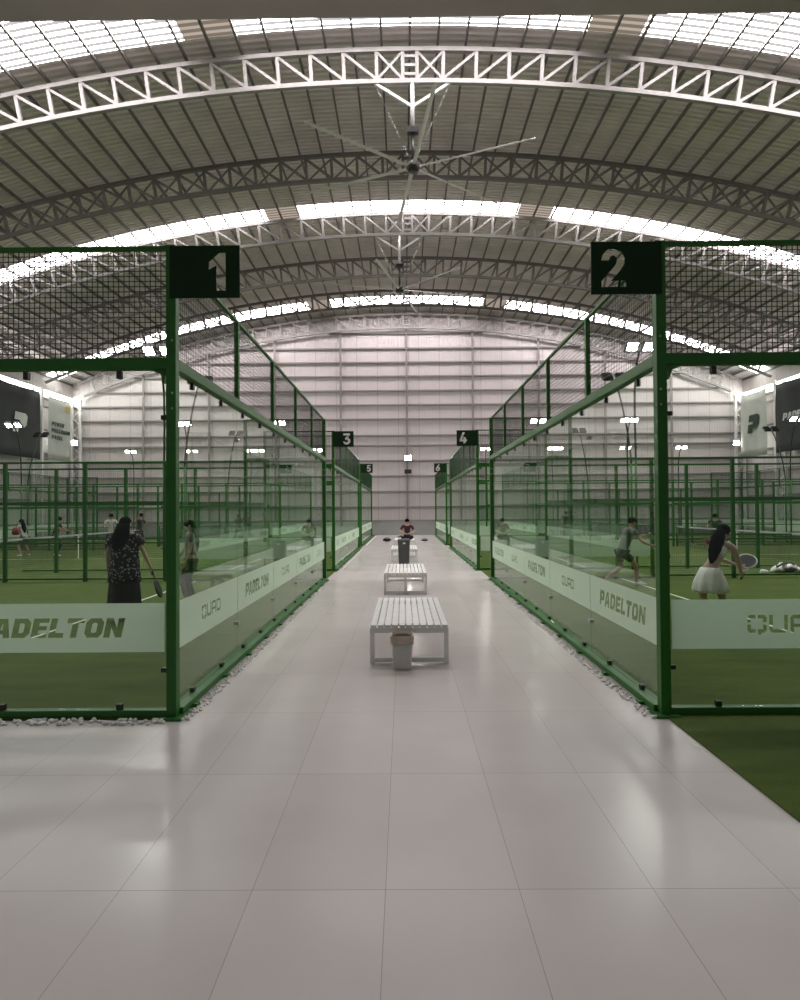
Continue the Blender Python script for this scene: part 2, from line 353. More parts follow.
# ------------------------------------------------------------------ layout
XL, XR = -1.94, 2.15
XLS, XRS = [-1.925, -1.96, -2.04], [2.15, 2.08, 2.06]           # court faces on the two sides of the aisle
CL = 10.05                     # court width along the aisle
CY = [5.15, 17.4, 29.8]        # near corner of each court
YW = 42.1                      # end wall
XC = .28; XW = 23.2            # hall axis and half width
RB, ZA = 56.4, 14.25           # lower chord of the roof arch
ZC = ZA-RB; RT = RB+.94; RR = RT+.30
TY = [17.63, 22.78, 27.52, 32.39, 37.2, 41.75]
def arc(R, s, y):              # s: arc length from the crown
    a = s/RT; return Vector((XC+R*math.sin(a), y, ZC+R*math.cos(a)))

# ------------------------------------------------------------------ setting
fl = MB().box(-24, XR+.03, -6, CY[0]-.02, -.1, 0).box(XL-.02, XR+.03, CY[0]-.02, YW, -.1, 0)
tag(fl.build('floor', M['tile']), 'pinkish white polished porcelain tile floor of the central aisle', 'floor', kind='structure')
tr = MB().box(-24, XL-.02, CY[0], YW, -.1, .012)
t1 = tag(tr.build('ground_turf', M['turf']), 'green artificial turf under the left-hand courts', 'turf', kind='structure')
tr = MB().box(XR+.03, 24, -6, YW, -.1, .012)
t2 = tag(tr.build('ground_turf', M['turf']), 'green artificial turf under the right-hand courts and beside the tiles', 'turf', kind='structure')
for sg, X0, tt in ((-1, XL, t1), (1, XR, t2)):
    for y0 in CY:
        for u in (3.2, 16.9):
            MB().box(X0+sg*(u-.025), X0+sg*(u+.025), y0+.1, y0+CL-.1, .0125, .016).build('service_line', M['line'], tt)
        MB().box(X0+sg*3.2, X0+sg*16.9, y0+CL/2-.025, y0+CL/2+.025, .0125, .016).build('centre_line', M['line'], tt)

# end wall with its arched top
wb = MB(); n = 40
pts = [(XC-XW, 0.0)]+[(XC+XW*(2*i/n-1), 0) for i in range(n+1)]+[(XC+XW, 0)]
top = []
for i in range(n+1):
    x = XW*(2*i/n-1); top.append((XC+x, ZC+math.sqrt((RR+.05)**2-x*x)))
vs = [(XC-XW, YW, 0), (XC+XW, YW, 0)]
for i in range(n):
    (xa, za), (xb, zb) = top[i], top[i+1]
    wb._add([(xa, YW, 0), (xb, YW, 0), (xb, YW, zb), (xa, YW, za), (xa, YW+.2, 0), (xb, YW+.2, 0), (xb, YW+.2, zb), (xa, YW+.2, za)],
            [(0, 1, 2, 3), (5, 4, 7, 6)])
wall = tag(wb.build('wall_back', M['siding']), 'tall pale pinkish metal clad end wall with grey girts', 'wall', kind='structure')
MB().box(XC-XW, XC+XW, YW-.12, YW, 0, 1.0).build('base_course', M['base'], wall)
for y in (332.8, 348, 362, 376, 390.5, 404.8, 419, 435.4, 445.3, 460.6, 476, 491.5, 507, 520.5):
    z = CAMZ+(509.6-y)*YW/FPX
    half = XW
    zz = z+.05-ZC
    if zz > 0 and zz < RB: half = min(XW, math.sqrt(max(.1, (RB)**2-zz*zz)))
    MB().box(XC-half, XC+half, YW-.14, YW-.001, z-.05, z+.05).build('girt', M['girt'], wall)
for k in range(-5, 6):
    x = XC+k*4.55
    h = ZC+math.sqrt(RB**2-(x-XC)**2)
    if abs(k) <= 4: MB().box(x-.07, x+.07, YW-.22, YW-.141, 0, h).build('wall_post', M['girt'], wall)
# side walls, clerestory strips
for sg, nm, lb in ((-1, 'wall_left', 'left side wall behind the courts, pale metal cladding'), (1, 'wall_right', 'right side wall behind the courts, pale metal cladding')):
    x = XC+sg*XW; ze = ZC+math.sqrt(RR**2-XW**2)
    w = MB().box(x, x+sg*.2, 2, YW+.2, 0, 9.15).box(x, x+sg*.2, 2, YW+.2, 9.6, ze+.1)
    w = tag(w.build(nm, M['siding']), lb, 'wall', kind='structure')
    for z in (1.0, 2.5, 4.0, 5.5, 7.0, 8.5, 9.0): MB().box(x-sg*.12, x-sg*.001, 2, YW-.3, z-.05, z+.05).build('girt', M['girt'], w)
    g = MB().box(x+sg*.05, x+sg*.08, 2, YW, 9.15, 9.6)
    tag(g.build('window_4' if sg < 0 else 'window_5', M['clere']), ('left' if sg < 0 else 'right')+' daylit clerestory strip under the eaves', 'window', kind='structure')

# corrugated roof shell, real ribs along the arch
def shell(y0, y1, s0, s1, per=.22, depth=.085):
    prof = []; y = y0
    fr = ((0, 0), (.46, 0), (.54, 1), (.92, 1))
    while y < y1-1e-6:
        for a, d in fr:
            if y+a*per < y1: prof.append((y+a*per, d))
        y += per
    prof.append((y1, 0))
    ns = max(2, int(round((s1-s0)/.9))); mb = MB(); ring = []
    for i in range(ns+1):
        s = s0+(s1-s0)*i/ns
        ring.append([arc(RR+depth*d, s, yy) for yy, d in prof])
    vs = [v for r in ring for v in r]; fs = []; n = len(prof); ms = []
    for i in range(ns):
        for j in range(n-1):
            fs.append((i*n+j, i*n+j+1, (i+1)*n+j+1, (i+1)*n+j)); ms.append(0 if prof[j][1] == prof[j+1][1] == 0 else 1)
    mb._add(vs, fs); mb.m = ms
    return mb
SE = 23.8
bands = [(15.1, 17.1), (26.9, 28.1), (39.0, 40.5)]
ceil = MB(); y = 3.0
for a, b in bands+[(YW+.3, None)]:
    s = shell(y, a, -SE, SE); s.m = [0]*len(s.m); ceil._add(s.v, s.f); y = b
ceil = tag(ceil.build('ceiling', M['galv']), 'arched grey corrugated steel roof of the hall', 'roof', kind='structure')
for k, (a, b) in enumerate(bands):
    mb = MB(); bg = MB()
    for s0, s1, bei in ((-SE, -6.4, 0), (-6.4, -4.9, 1), (-4.9, 5.0, 0), (5.0, 6.5, 1), (6.5, SE, 0)):
        s = shell(a, b, s0, s1)
        if bei:
            o = len(bg.m); bg._add(s.v, s.f); bg.m[o:] = s.m
        else:
            o = len(mb.m); mb._add(s.v, s.f); mb.m[o:] = s.m
    mb.mesh_mats = None
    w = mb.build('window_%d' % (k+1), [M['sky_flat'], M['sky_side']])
    tag(w, ('nearest', 'middle', 'farthest')[k]+' white translucent skylight band across the arched roof', 'skylight', kind='structure')
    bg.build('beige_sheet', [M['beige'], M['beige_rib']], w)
ns = int(SE/.82)
pm = None
for k in range(-ns, ns+1):
    s = k*.82
    p0, p1 = arc(RR-.08, s, 3.0), arc(RR-.08, s, YW)
    MB().bar(p0, p1,   .06, .13, up=(math.sin(s/RT), 0, math.cos(s/RT))).build('purlin', M['purlin'], ceil)
# bulkhead over the camera
tag(MB().box(-24, 24, 3.2, 4.4, 5.344, 9).build('beam', M['soffit']), 'dull brown-grey bulkhead edge along the top of the view', 'bulkhead', kind='structure')

# ------------------------------------------------------------------ roof trusses
def make_truss(mt, braced):
    root = empty('roof_truss', (0, 0, 0))
    def chord(R, nm):
        mb = MB(); N = 48; smax = 23.2
        rr = []
        for i in range(N+1):
            s = -smax+2*smax*i/N; a = s/RT; c = arc(R, s, 0); nrm = Vector((math.sin(a), 0, math.cos(a)))
            rr.append([c+nrm*.065+Vector((0, -.065, 0)), c+nrm*.065+Vector((0, .065, 0)), c-nrm*.065+Vector((0, .065, 0)), c-nrm*.065+Vector((0, -.065, 0))])
        mb.rings(rr).build(nm, mt, root)
    chord(RB, 'bottom_chord'); chord(RT, 'top_chord')
    ss = [.21, .98]+[.98+.97*i for i in range(1, 23)]
    for sg in (-1, 1):
        for i, s in enumerate(ss):
            MB().bar(arc(RB+.06, sg*s, 0), arc(RT-.06, sg*s, 0), .1, .1, up=(0, 1, 0)).build('web_post', mt, root)
            if i == 0:
                a, b = s, ss[1]
                MB().bar(arc(RB+.06, sg*a, 0), arc(RT-.06, sg*b, 0), .07, .07, up=(0, 1, 0)).build('web_diagonal', mt, root)
                MB().bar(arc(RT-.06, sg*a, 0), arc(RB+.06, sg*b, 0), .07, .06, up=(0, 1, 0)).build('web_diagonal', mt, root)
            elif i < len(ss)-1:
                MB().bar(arc(RB+.06, sg*s, 0), arc(RT-.06, sg*ss[i+1], 0), .08, .08, up=(0, 1, 0)).build('web_diagonal', mt, root)
    rm = MB()
    for f in (.22, .5, .78): rm.box(XC-.2, XC+.2, -.05, .05, ZC+RB+.94*f-.04, ZC+RB+.94*f+.04)
    rm.build('splice_plate', mt, root)
    if braced:      # second, crossing set of lighter diagonals
        for sg in (-1, 1):
            for i in range(1, len(ss)-1):
                MB().bar(arc(RT-.06, sg*ss[i], 0)+Vector((0, .1, 0)), arc(RB+.06, sg*ss[i+1], 0)+Vector((0, .1, 0)), .05, .05, up=(0, 1, 0)).build('cross_brace', mt, root)
    return root
TL = ['white arched roof truss nearest the viewer, carrying the larger fan', 'second arched truss, dark grey-brown with crossed webs, behind the nearest fan', 'third arched truss below the middle skylight, carrying the smaller fan',
      'fourth arched truss, dark grey-brown, level with the smaller fan', 'fifth arched truss, dark against the last skylight', 'pinkish arched truss against the end wall']
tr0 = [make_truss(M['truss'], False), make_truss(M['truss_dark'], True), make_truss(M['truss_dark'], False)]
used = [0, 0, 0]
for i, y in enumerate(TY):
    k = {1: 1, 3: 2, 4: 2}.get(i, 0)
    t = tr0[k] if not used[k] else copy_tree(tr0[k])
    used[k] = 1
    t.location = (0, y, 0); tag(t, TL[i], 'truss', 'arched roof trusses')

# lattice columns under the truss ends
def make_column():
    root = empty('lattice_column')
    H = 9.45
    for dx in (-.28, .28):
        MB().bar((dx, 0, 0), (dx, 0, H), .14, .16).build('column_leg', M['white'], root)
    lac = MB(); k = 0; z = .2
    while z < H-.5:
        a, b = (-.28, .28) if k % 2 == 0 else (.28, -.28)
        lac.bar((a, 0, z), (b, 0, z+.5), .06, .07, up=(0, 1, 0)); z += .5; k += 1
    lac.build('lacing', M['white'], root)
    MB().box(-.45, .45, -.2, .2, 0, .03).build('base_plate', M['white'], root)
    return root
c0 = None
for i in (3, 4, 5):
    for sg in (-1, 1):
        c = make_column() if c0 is None else copy_tree(c0)
        c0 = c0 or c
        c.location = (XC+sg*(XW-.5), TY[i]-(.0 if i < 5 else .1), 0)
        wh = ('left', 'right')[sg > 0]
        tag(c, {3: 'white lattice column on the %s side wall, nearest of its row', 4: 'white lattice column between the two banners on the %s', 5: 'white lattice column in the far %s corner by the end wall'}[i] % wh, 'column', 'lattice columns along the side walls')

# ------------------------------------------------------------------ courts
def wires(mb, sg, axis, a0, a1, z0, z1, const, sp=.05, r=.0009):
    def P(a, z): return (sg*a, const, z) if axis == 'u' else (sg*const, a, z)
    n = int(round((a1-a0)/sp))
    for i in range(1, n):
        a = a0+(a1-a0)*i/n; mb.bar(P(a, z0), P(a, z1), 2*r, 2*r, caps=False)
    n = int(round((z1-z0)/sp))
    for i in range(1, n):
        z = z0+(z1-z0)*i/n; mb.bar(P(a0, z), P(a1, z), 2*r, 2*r, caps=False)
    return mb
BZ0, BZ1 = .553, .968
def make_court(sg, words):
    root = empty('court_enclosure')
    G, W = M['green'], M['wire']
    # matrices that lay a drawing (x right, y up) on a face: front faces -Y, aisle face faces the aisle
    Mfront = Matrix(((1, 0, 0, 0), (0, 0, -1, 0), (0, 1, 0, 0), (0, 0, 0, 1)))
    Maisle = Matrix(((0, 0, -1, 0), (-1, 0, 0, 0), (0, 1, 0, 0), (0, 0, 0, 1))) if sg > 0 else Matrix(((0, 0, 1, 0), (1, 0, 0, 0), (0, 1, 0, 0), (0, 0, 0, 1)))
    def box(u0, u1, v0, v1, z0, z1): return MB().box(sg*u0, sg*u1, v0, v1, z0, z1)
    def part(nm, mb, m=G, par=root, bev=0):
        o = mb.build(nm, m, par)
        if bev: bevel(o.data, bev)
        return o
    def band(par, c, w, txt, aisle, flip=False):
        polys = [[(-w/2+.01, BZ0), (w/2-.01, BZ0), (w/2-.01, BZ1), (-w/2+.01, BZ1)]]
        if txt:
            ps, ww = (PADELTON(.165) if txt == 'P' else QUAD(.15 if not aisle else .13))
            polys += shift(ps, 0 if aisle else (-.095 if sg < 0 else .07), (BZ0+BZ1)/2)
        mat = (Matrix.Translation((sg*-.0005, c, 0)) @ Maisle) if aisle else (Matrix.Translation((sg*c, -.0005, 0)) @ Mfront)
        return polys, mat
    def pane(nm, u0, u1, v0, v1, z0, z1): return part(nm, box(u0, u1, v0, v1, z0, z1), M['glass'])
    # --- end walls at u=0 (aisle) and u=20: five glass panes, beam, mesh above
    for e, u in ((0, 0.0), (1, 20.0)):
        ug = .045 if e == 0 else 19.955
        for k in range(5):
            v0, v1 = .1+k*(CL-.2)/5, .1+(k+1)*(CL-.2)/5
            p = pane('glass_panel', ug, ug+.012, v0+.004, v1-.004, .07, 2.96)
            if e == 0:
                polys, mat = band(p, (v0+v1)/2, v1-v0, words[k+1], True)
                flat('frosted_band', polys, M['frost'], .0008, Matrix.Translation((sg*(ug-.002), 0, 0)) @ mat, p)
            else:
                part('frosted_band', box(ug-.003, ug-.002, v0+.01, v1-.01, BZ0, BZ1), M['frost'], p)
            if k:
                for z in (.42, 2.58): part('clip', MB().box(sg*(ug-.02), sg*(ug+.03), v0-.03, v0+.03, z-.02, z+.02), M['steel'], p)
        b = part('beam', box(u if e == 0 else 19.914, u+.086 if e == 0 else 20.0, .086, CL-.086, 2.96, 3.06), bev=.008)
        for k in range(11):
            v = .55+k*.9; part('clamp', MB().box(sg*(ug-.012), sg*(ug+.024), v-.02, v+.02, 2.885, 2.95), M['black'], b)
        b = part('base_rail', box(ug-.075, ug+.055, .086, CL-.086, .012, .07), bev=.008)
        for k in range(11):
            v = .55+k*.9; part('clamp', MB().box(sg*(ug-.012), sg*(ug+.024), v-.03, v+.03, .07, .11), M['black'], b)
        for k in range(11): part('foot_plate', MB().box(sg*(ug-.12), sg*(ug-.05), .3+k*.95, .38+k*.95, .005, .03), G, b)
        part('top_rail', box(ug-.02, ug+.02, .086, CL-.086, 3.985, 4.015))
        for k in range(1, 5):
            v = .1+k*(CL-.2)/5; part('mesh_post', box(ug-.025, ug+.025, v-.025, v+.025, 3.06, 3.985))
        part('mesh_panel', wires(MB(), sg, 'v', .1, CL-.1, 3.06, 3.985, ug, .0475, .0017), W)
    # --- long sides at v=0 and v=CL
    for v, vin in ((0.0, .05), (CL, CL-.05)):
        for u in (0, 20):
            o = part('corner_post', box(u+(0 if u == 0 else -.086), u+(.086 if u == 0 else 0), v if v == 0 else v-.086, v+.086 if v == 0 else v, 0, 4.02), bev=.006)
            part('foot_plate', box(u+(-.06 if u == 0 else -.14), u+(.14 if u == 0 else .06), (v if v == 0 else v-.1)-.06, (v+.1 if v == 0 else v)+.06, .0, .02), G, o)
            for z in (3.85, 3.78, 3.2, 2.75, 2.62): part('bolt', MB().ell((sg*(u+(.03 if u == 0 else -.03)), (v if v == 0 else v-.086)-.004, z), (.011, .008, .011), 6, 4), M['steel'], o)
        for k in range(1, 10):
            u = k*2.0; h = 4.02 if k in (1, 9) else 3.0
            part('post', box(u-.04, u+.04, vin-.04, vin+.04, 0, h), bev=.005)
        for s in (0, 1):
            f = (lambda u: u) if s == 0 else (lambda u: 20-u)
            # two-metre step: glass to 3 m, mesh to 4 m
            lo, hi = sorted((f(.104), f(1.955)))
            p = pane('glass_panel', lo, hi, vin-.006, vin+.006, .07, 2.96)
            if s == 0 and v == 0:
                polys, mat = band(p, (lo+hi)/2, hi-lo, words[0], False)
                flat('frosted_band', polys, M['frost'], .0008, Matrix.Translation((0, vin-.008, 0)) @ mat, p)
            else: part('frosted_band', box(lo+.01, hi-.01, vin-.009, vin-.008, BZ0, BZ1), M['frost'], p)
            b = part('beam', box(f(.086), f(1.96), vin-.04, vin+.04, 2.96, 3.06), bev=.008)
            for uu in (.5, 1.3): part('clamp', MB().box(sg*(f(uu)-.02), sg*(f(uu)+.02), vin-.02, vin+.02, 2.885, 2.95), M['black'], b)
            for zz in (.4, 2.55): part('clamp', MB().box(sg*f(.08), sg*f(.14), vin-.02, vin+.02, zz-.018, zz+.018), M['black'], b)
            gs = MB()   # gusset in the corner under the beam
            gs.rings([[(sg*f(.1), yy, 2.95), (sg*f(.21), yy, 2.95), (sg*f(.14), yy, 2.92), (sg*f(.11), yy, 2.84)] for yy in (vin-.03, vin+.03)])
            part('gusset', gs, G, b)
            b = part('base_rail', box(f(.086), f(3.96), vin-.04, vin+.04, .012, .07), bev=.008)
            for uu in (.5, 1.5): part('clamp', MB().box(sg*(f(uu)-.022), sg*(f(uu)+.022), vin-.02, vin+.02, .07, .115), M['black'], b)
            part('top_rail', box(f(.086), f(1.96), vin-.025, vin+.025, 3.99, 4.02))
            part('mesh_panel', wires(MB(), sg, 'u', min(f(.1), f(1.96)), max(f(.1), f(1.96)), 3.06, 3.99, vin, .045, .003), W)
            # second step: glass to 2 m, mesh to 3 m
            lo, hi = sorted((f(2.045), f(3.955)))
            p = pane('glass_panel', lo, hi, vin-.006, vin+.006, .07, 1.9)
            part('frosted_band', box(lo+.01, hi-.01, vin-.009, vin-.008, BZ0, BZ1), M['frost'], p)
            part('beam', box(f(2.04), f(3.96), vin-.035, vin+.035, 1.9, 1.98))
            part('mesh_panel', wires(MB(), sg, 'u', lo, hi, 1.98, 2.95, vin, .05), W)
            # mesh up to the gateway
            lo, hi = sorted((f(4.04), f(8.96)))
            part('mesh_panel', wires(MB(), sg, 'u', lo, hi, .1, 2.95, vin, .05), W)
            for z, hh in ((.95, .04), (1.92, .08), (.06, .04)):
                part('rail', box(f(4.04), f(8.96), vin-.02, vin+.02, z, z+hh))
        part('top_rail', box(2.04, 17.96, vin-.025, vin+.025, 2.95, 3.0))
    return root
def number_sign(root, sg, n):
    # plate hung off the near corner post, the figure cut right through
    c = -.36; h = .325; s = .325
    polys = [[(-.55, 3.555), (.045, 3.555), (.045, 4.0), (-.55, 4.0)]]
    if sg < 0: polys = [[(-x, y) for x, y in polys[0]]]
    cx = -sg*.36
    w = .64*s if n != 1 else .44*s
    polys += [[(cx-w/2+x*s, 3.615+y*s) for x, y in p] for p in DIG[n]]
    Mf = Matrix.Translation((0, -.012, 0)) @ Matrix(((1, 0, 0, 0), (0, 0, -1, 0), (0, 1, 0, 0), (0, 0, 0, 1)))
    o = flat('number_sign', polys, M['green_dark'], .012, Mf, root)
    o['label'] = 'dark green plate with the figure %d cut out' % n
cl = make_court(-1, ['P', 'Q', 'P', 'Q', 'P', 'Q'])
cr = make_court(1, ['Q', 'P', 'Q', 'P', 'Q', 'P'])
roots = []
for i, y in enumerate(CY):
    for sg, X0, src in ((-1, XLS[i], cl), (1, XRS[i], cr)):
        r = src if i == 0 else copy_tree(src)
        r.location = (X0, y, 0); num = 2*i+(1 if sg < 0 else 2); roots.append((r, sg, num))
        side = 'left' if sg < 0 else 'right'
        tag(r, {0: 'nearest %s glass and green steel padel court enclosure, number %d sign', 1: 'middle %s glass and green padel court enclosure, sign number %d', 2: 'farthest %s glass and green padel court enclosure, sign number %d'}[i] % (side, num), 'padel court', 'padel court enclosures along the aisle')
for r, sg, num in roots: number_sign(r, sg, num)

# nets
def make_net():
    root = empty('court_net')
    for y in (.12, CL-.12): MB().tube([(0, y, .01), (0, y, 1.0)], .04, 10).build('net_post', M['green'], root, True)
    MB().box(-.012, .012, .12, CL-.12, .86, .92).build('top_band', M['cloth_pale'], root)
    MB().box(-.006, .006, CL/2-.025, CL/2+.025, .02, .86).build('centre_strap', M['line'], root)
    wires(MB(), 1, 'v', .16, CL-.16, .03, .86, 0, .05, .002).build('netting', M['black'], root)
    return root
n0 = None
for i in (1, 2):
    for sg, X0 in ((-1, XL), (1, XR)):
        nn = make_net() if n0 is None else copy_tree(n0)
        n0 = n0 or nn
        nn.location = (X0+sg*10.05, CY[i], .012)
        tag(nn, 'padel net with white top band inside the %s court on the %s' % (('middle', 'farthest')[i-1], 'left' if sg < 0 else 'right'), 'net', 'padel nets')

# ------------------------------------------------------------------ big ceiling fans
def make_fan(off):
    root = empty('ceiling_fan')      # origin at the hub
    MB().lathe([(.05, .16), (.17, .14), (.2, .05), (.2, -.07), (.15, -.12), (.04, -.13)], 20).build('hub', M['black'], root, True)
    for k in range(6):
        a = off+k*PI/3; d = Vector((math.cos(a), math.sin(a), 0)); s = Vector((-d.y, d.x, 0))
        rr = []
        for t, w in ((.18, .05), (.5, .06), (3.4, .055), (3.54, .035)):
            c = d*t+Vector((0, 0, -.01)); rr.append([c+s*w+Vector((0, 0, .012)), c+s*.0+Vector((0, 0, .03)), c-s*w+Vector((0, 0, -.012)), c+Vector((0, 0, -.006))])
        MB().rings(rr).build('blade', M['blade'], root)
    H = ZA-11.72
    MB().tube([(0, 0, .14), (0, 0, 1.0)], .045, 10).build('down_rod', M['black'], root, True)
    MB().box(-.16, .16, -.1, .1, 1.0, 1.16).build('control_box', M['black'], root)
    MB().tube([(0, 0, 1.16), (0, 0, H+.05)], .06, 10).build('hanger_tube', M['white'], root, True)
    for sg in (-1, 1):
        MB().bar((0, 0, H-.75), (sg*1.12, 0, H-.03), .07).build('brace', M['white'], root)
        MB().tube([(sg*1.12, 0, H), (sg*.12, 0, .3)], .006, 5).build('guy_wire', M['steel'], root)
    return root
f1 = make_fan(math.radians(37.5)); f1.location = (.35, TY[0], 11.72)
tag(f1, 'large six-blade ceiling fan hanging nearest, from the first truss', 'ceiling fan', 'large ceiling fans')
f2 = make_fan(math.radians(15)); f2.location = (-.1, TY[2], 11.72)
tag(f2, 'smaller-looking six-blade fan farther off, below the third truss', 'ceiling fan', 'large ceiling fans')

# ------------------------------------------------------------------ floodlights on bent poles
def make_flood(facing, bow):
    """facing -1: lamps look at the viewer, +1: away; origin at the pole foot"""
    root = empty('floodlight_pole')
    MB().tube([(0, 0, 0), (0, 0, 3.0)], .034, 8).build('upright', M['green'], root, True)
    pts = [(0, 0, 3.0), (bow*.005, facing*.01, 3.2), (bow*.05, facing*.1, 3.9), (bow*.12, facing*.3, 4.65), (bow*.16, facing*.55, 5.25), (bow*.17, facing*.75, 5.5)]
    MB().tube(pts, .028, 8).build('pole', M['black'], root, True)
    MB().box(bow*.17-.34, bow*.17+.34, facing*.75-.025, facing*.75+.025, 5.48, 5.52).build('cross_arm', M['black'], root)
    for sx in (-.2, .2):
        R = Matrix.Translation((bow*.17+sx, facing*.82, 5.60)) @ Matrix.Rotation(facing*math.radians(38), 4, 'X')
        # head: the lens is on the underside, tipped towards the court
        h = MB().box(-.145, .145, -.16, .16, -.03, .05)
        for q in range(6): h.box(-.13, .13, -.15+q*.055, -.135+q*.055, .05, .09)
        me = h.mesh('lamp_head', M['black']); me.transform(R); ho = link('lamp_head', me, root)
        me = MB().box(-.115, .115, -.13, .13, -.034, -.03).mesh('lens', M['lamp']); me.transform(R); link('lens', me, ho)
    return root
FL = [  # pixel of the lamps, depth of the pole, facing, label
 (640, 352, CY[0]+CL+.22, -1, 'floodlight pole behind the first right-hand court, lamp right of the number 2 sign'),
 (158, 352, CY[0]+CL+.22, -1, 'floodlight pole behind the first left-hand court, lamp beside the corner post'),
 (614, 369, CY[1]-.22, 1, 'floodlight pole with dark lamp backs seen through mesh below number 2 sign'),
 (200, 371, CY[1]-.22, 1, 'floodlight pole with dark lamp backs seen through mesh below number 1 sign'),
 (630, 420, CY[1]+CL+.22, -1, 'twin floodlight on a bent pole seen through the near right glass wall'),
 (538, 422, CY[1]+CL+.22, -1, 'twin floodlight seen just above the beam of the near right court'),
 (184, 425, CY[1]+CL+.22, -1, 'floodlight beside the near left corner post, seen through glass'),
 (278, 425, CY[1]+CL+.22, -1, 'twin floodlight peeping over the beam of the near left court'),
 (14, 423, CY[1]+CL+.22, -1, 'twin floodlight in front of the dark left banner'),
 (797, 413, CY[1]+CL+.22, -1, 'twin floodlight in front of the dark right banner'),
 (250, 449, CY[2]+CL+.15, -1, 'small twin floodlight far off through the left glass wall'),
 (131, 452, CY[2]+CL+.15, -1, 'small twin floodlight far off above the left fences, against the end wall'),
 (553, 451, CY[2]+CL+.15, -1, 'small twin floodlight far off through the right glass wall'),
 (681, 448, CY[2]+CL+.15, -1, 'small twin floodlight far off above the right fences, against the end wall'),
 (317, 442, CY[2]+CL+.15, -1, 'small floodlight at the far left end of the near mesh'),
 (486, 449, CY[2]+CL+.15, -1, 'small floodlight at the far right end of the near mesh'),
 (579, 432, CY[2]-.22, 1, 'small dark lamp backs far off through the right glass wall'),
 (236, 436, CY[2]-.22, 1, 'small dark lamp backs far off through the left glass wall'),
 (41, 432, CY[2]-.22, 1, 'dark lamp backs far off in front of the column between the left banners'),
 (771, 427, CY[2]-.22, 1, 'dark lamp backs far off in front of the column between the right banners'),
]
protos = {}
for px, py, Y, fc, lb in FL:
    bow = -1 if px > 404 else 1
    key = (fc, bow)
    if key in protos: o = copy_tree(protos[key])
    else: o = protos[key] = make_flood(fc, bow)
    p = at(px, py, Y+fc*.8)
    o.location = (p.x-bow*.17, Y, 0.012)
    tag(o, lb, 'floodlight', 'court floodlights')
# wall lamp over the aisle and two on the corner columns
def wall_lamp(p, lb, sx=0):
    root = empty('wall_floodlight', p)
    MB().box(-.22, .22, -.06, .1, -.16, .16).build('housing', M['black'], root)
    MB().box(-.2, .2, -.066, -.06, -.14, .14).build('lens', M['lamp'], root)
    MB().box(-.04, .04, .1, .3, -.04, .04).build('bracket', M['black'], root)
    return tag(root, lb, 'floodlight')
p = at(408, 458, YW-.45); wall_lamp(p, 'bright floodlight on the middle post of the end wall')
sb = empty('loudspeaker', at(408, 471.5, YW-.392))
MB().box(-.24, .24, -.14, .17, -.13, .13).build('cabinet', M['black'], sb); MB().box(-.2, .2, -.15, -.14, -.1, .1).build('grille', M['cloth_dark'], sb)
tag(sb, 'black box loudspeaker below the lamp on the end wall', 'loudspeaker')
wall_lamp(at(75, 443, TY[5]-.4), 'bright floodlight at the far left corner column')
wall_lamp(at(736, 443, TY[5]-.4), 'bright floodlight at the far right corner column')

# ------------------------------------------------------------------ banners on the side walls
def banner(sg, y0, y1, z0, z1, mat, label, arts):
    x = XC+sg*(XW-.95)
    root = empty('banner', (x, (y0+y1)/2, z0))
    n = 16; m = 8; mb = MB(); fr = []; bk = []
    for j in range(m+1):
        for i in range(n+1):
            t = i/n; w = j/m
            sagz = -.06*math.sin(PI*t)*w
            rip = .025*math.sin(t*9+w*2)+.015*math.sin(t*17-w*5)
            fr.append((-sg*(.01+rip), (t-.5)*(y1-y0), w*(z1-z0)+sagz))
    bk = [(a+sg*.008, b, c) for a, b, c in fr]
    o = len(fr); fs = []
    for j in range(m):
        for i in range(n):
            a = j*(n+1)+i; fs += [(a, a+1, a+n+2, a+n+1), (o+a, o+a+n+1, o+a+n+2, o+a+1)]
    for i in range(n): fs += [(i, o+i, o+i+1, i+1), (m*(n+1)+i, m*(n+1)+i+1, o+m*(n+1)+i+1, o+m*(n+1)+i)]
    mb._add(fr+bk, fs); mb.build('cloth', mat, root, True)
    Mx = Matrix(((0, 0, 1, 0), (1, 0, 0, 0), (0, 1, 0, 0), (0, 0, 0, 1))) if sg < 0 else Matrix(((0, 0, -1, 0), (-1, 0, 0, 0), (0, 1, 0, 0), (0, 0, 0, 1)))
    for nm, polys, dy, dz, m_ in arts:
        flat(nm, polys, m_, .004, Matrix.Translation((-sg*.075, dy, dz)) @ Mx, root)
    for (yy, zz) in ((-(y1-y0)/2, z1-z0), ((y1-y0)/2, z1-z0), (-(y1-y0)/2, 0), ((y1-y0)/2, 0)):
        MB().tube([(0, yy, zz), (sg*.828, yy, zz)], .012, 5).build('tie', M['black'], root)
    return tag(root, label, 'banner')
LOGO = lambda h: word('P', h, {'P': (1.0, [[(0, 0), (.0, .48), (.42, .48), (.42, .62), (0, .62), (0, 1), (.82, 1), (1, .86), (1, .42), (.82, .26), (.4, .26), (.4, 0)]])}, .2)[0]
banner(-1, 32.6, 36.75, 4.95, 9.05, M['bandark'], 'dark banner with pale letter logo on the left side wall', [('logo', LOGO(1.15), -.05, 1.95, M['inklight'])])
banner(1, 32.6, 36.9, 5.0, 9.15, M['bandark'], 'dark banner with white PADELTON lettering on the right side wall', [('lettering', PADELTON(.42)[0], -.25, 2.05, M['inklight'])])
T3 = []
for k, wd in enumerate(('POWER', 'PRECISION', 'PADEL')):
    ps, w = word(wd, .24, GL, .15, .12); T3 += shift(ps, w/2-1.0, -.42*k)
banner(-1, 37.55, 40.1, 5.0, 9.0, M['banlight'], 'pale banner with three dark words on the left side wall', [('lettering', T3, 0, 2.3, M['inkdark']), ('patch', [[(-.25, -.2), (.25, -.2), (.25, .2), (-.25, .2)]], .85, 3.45, M['yellow'])])
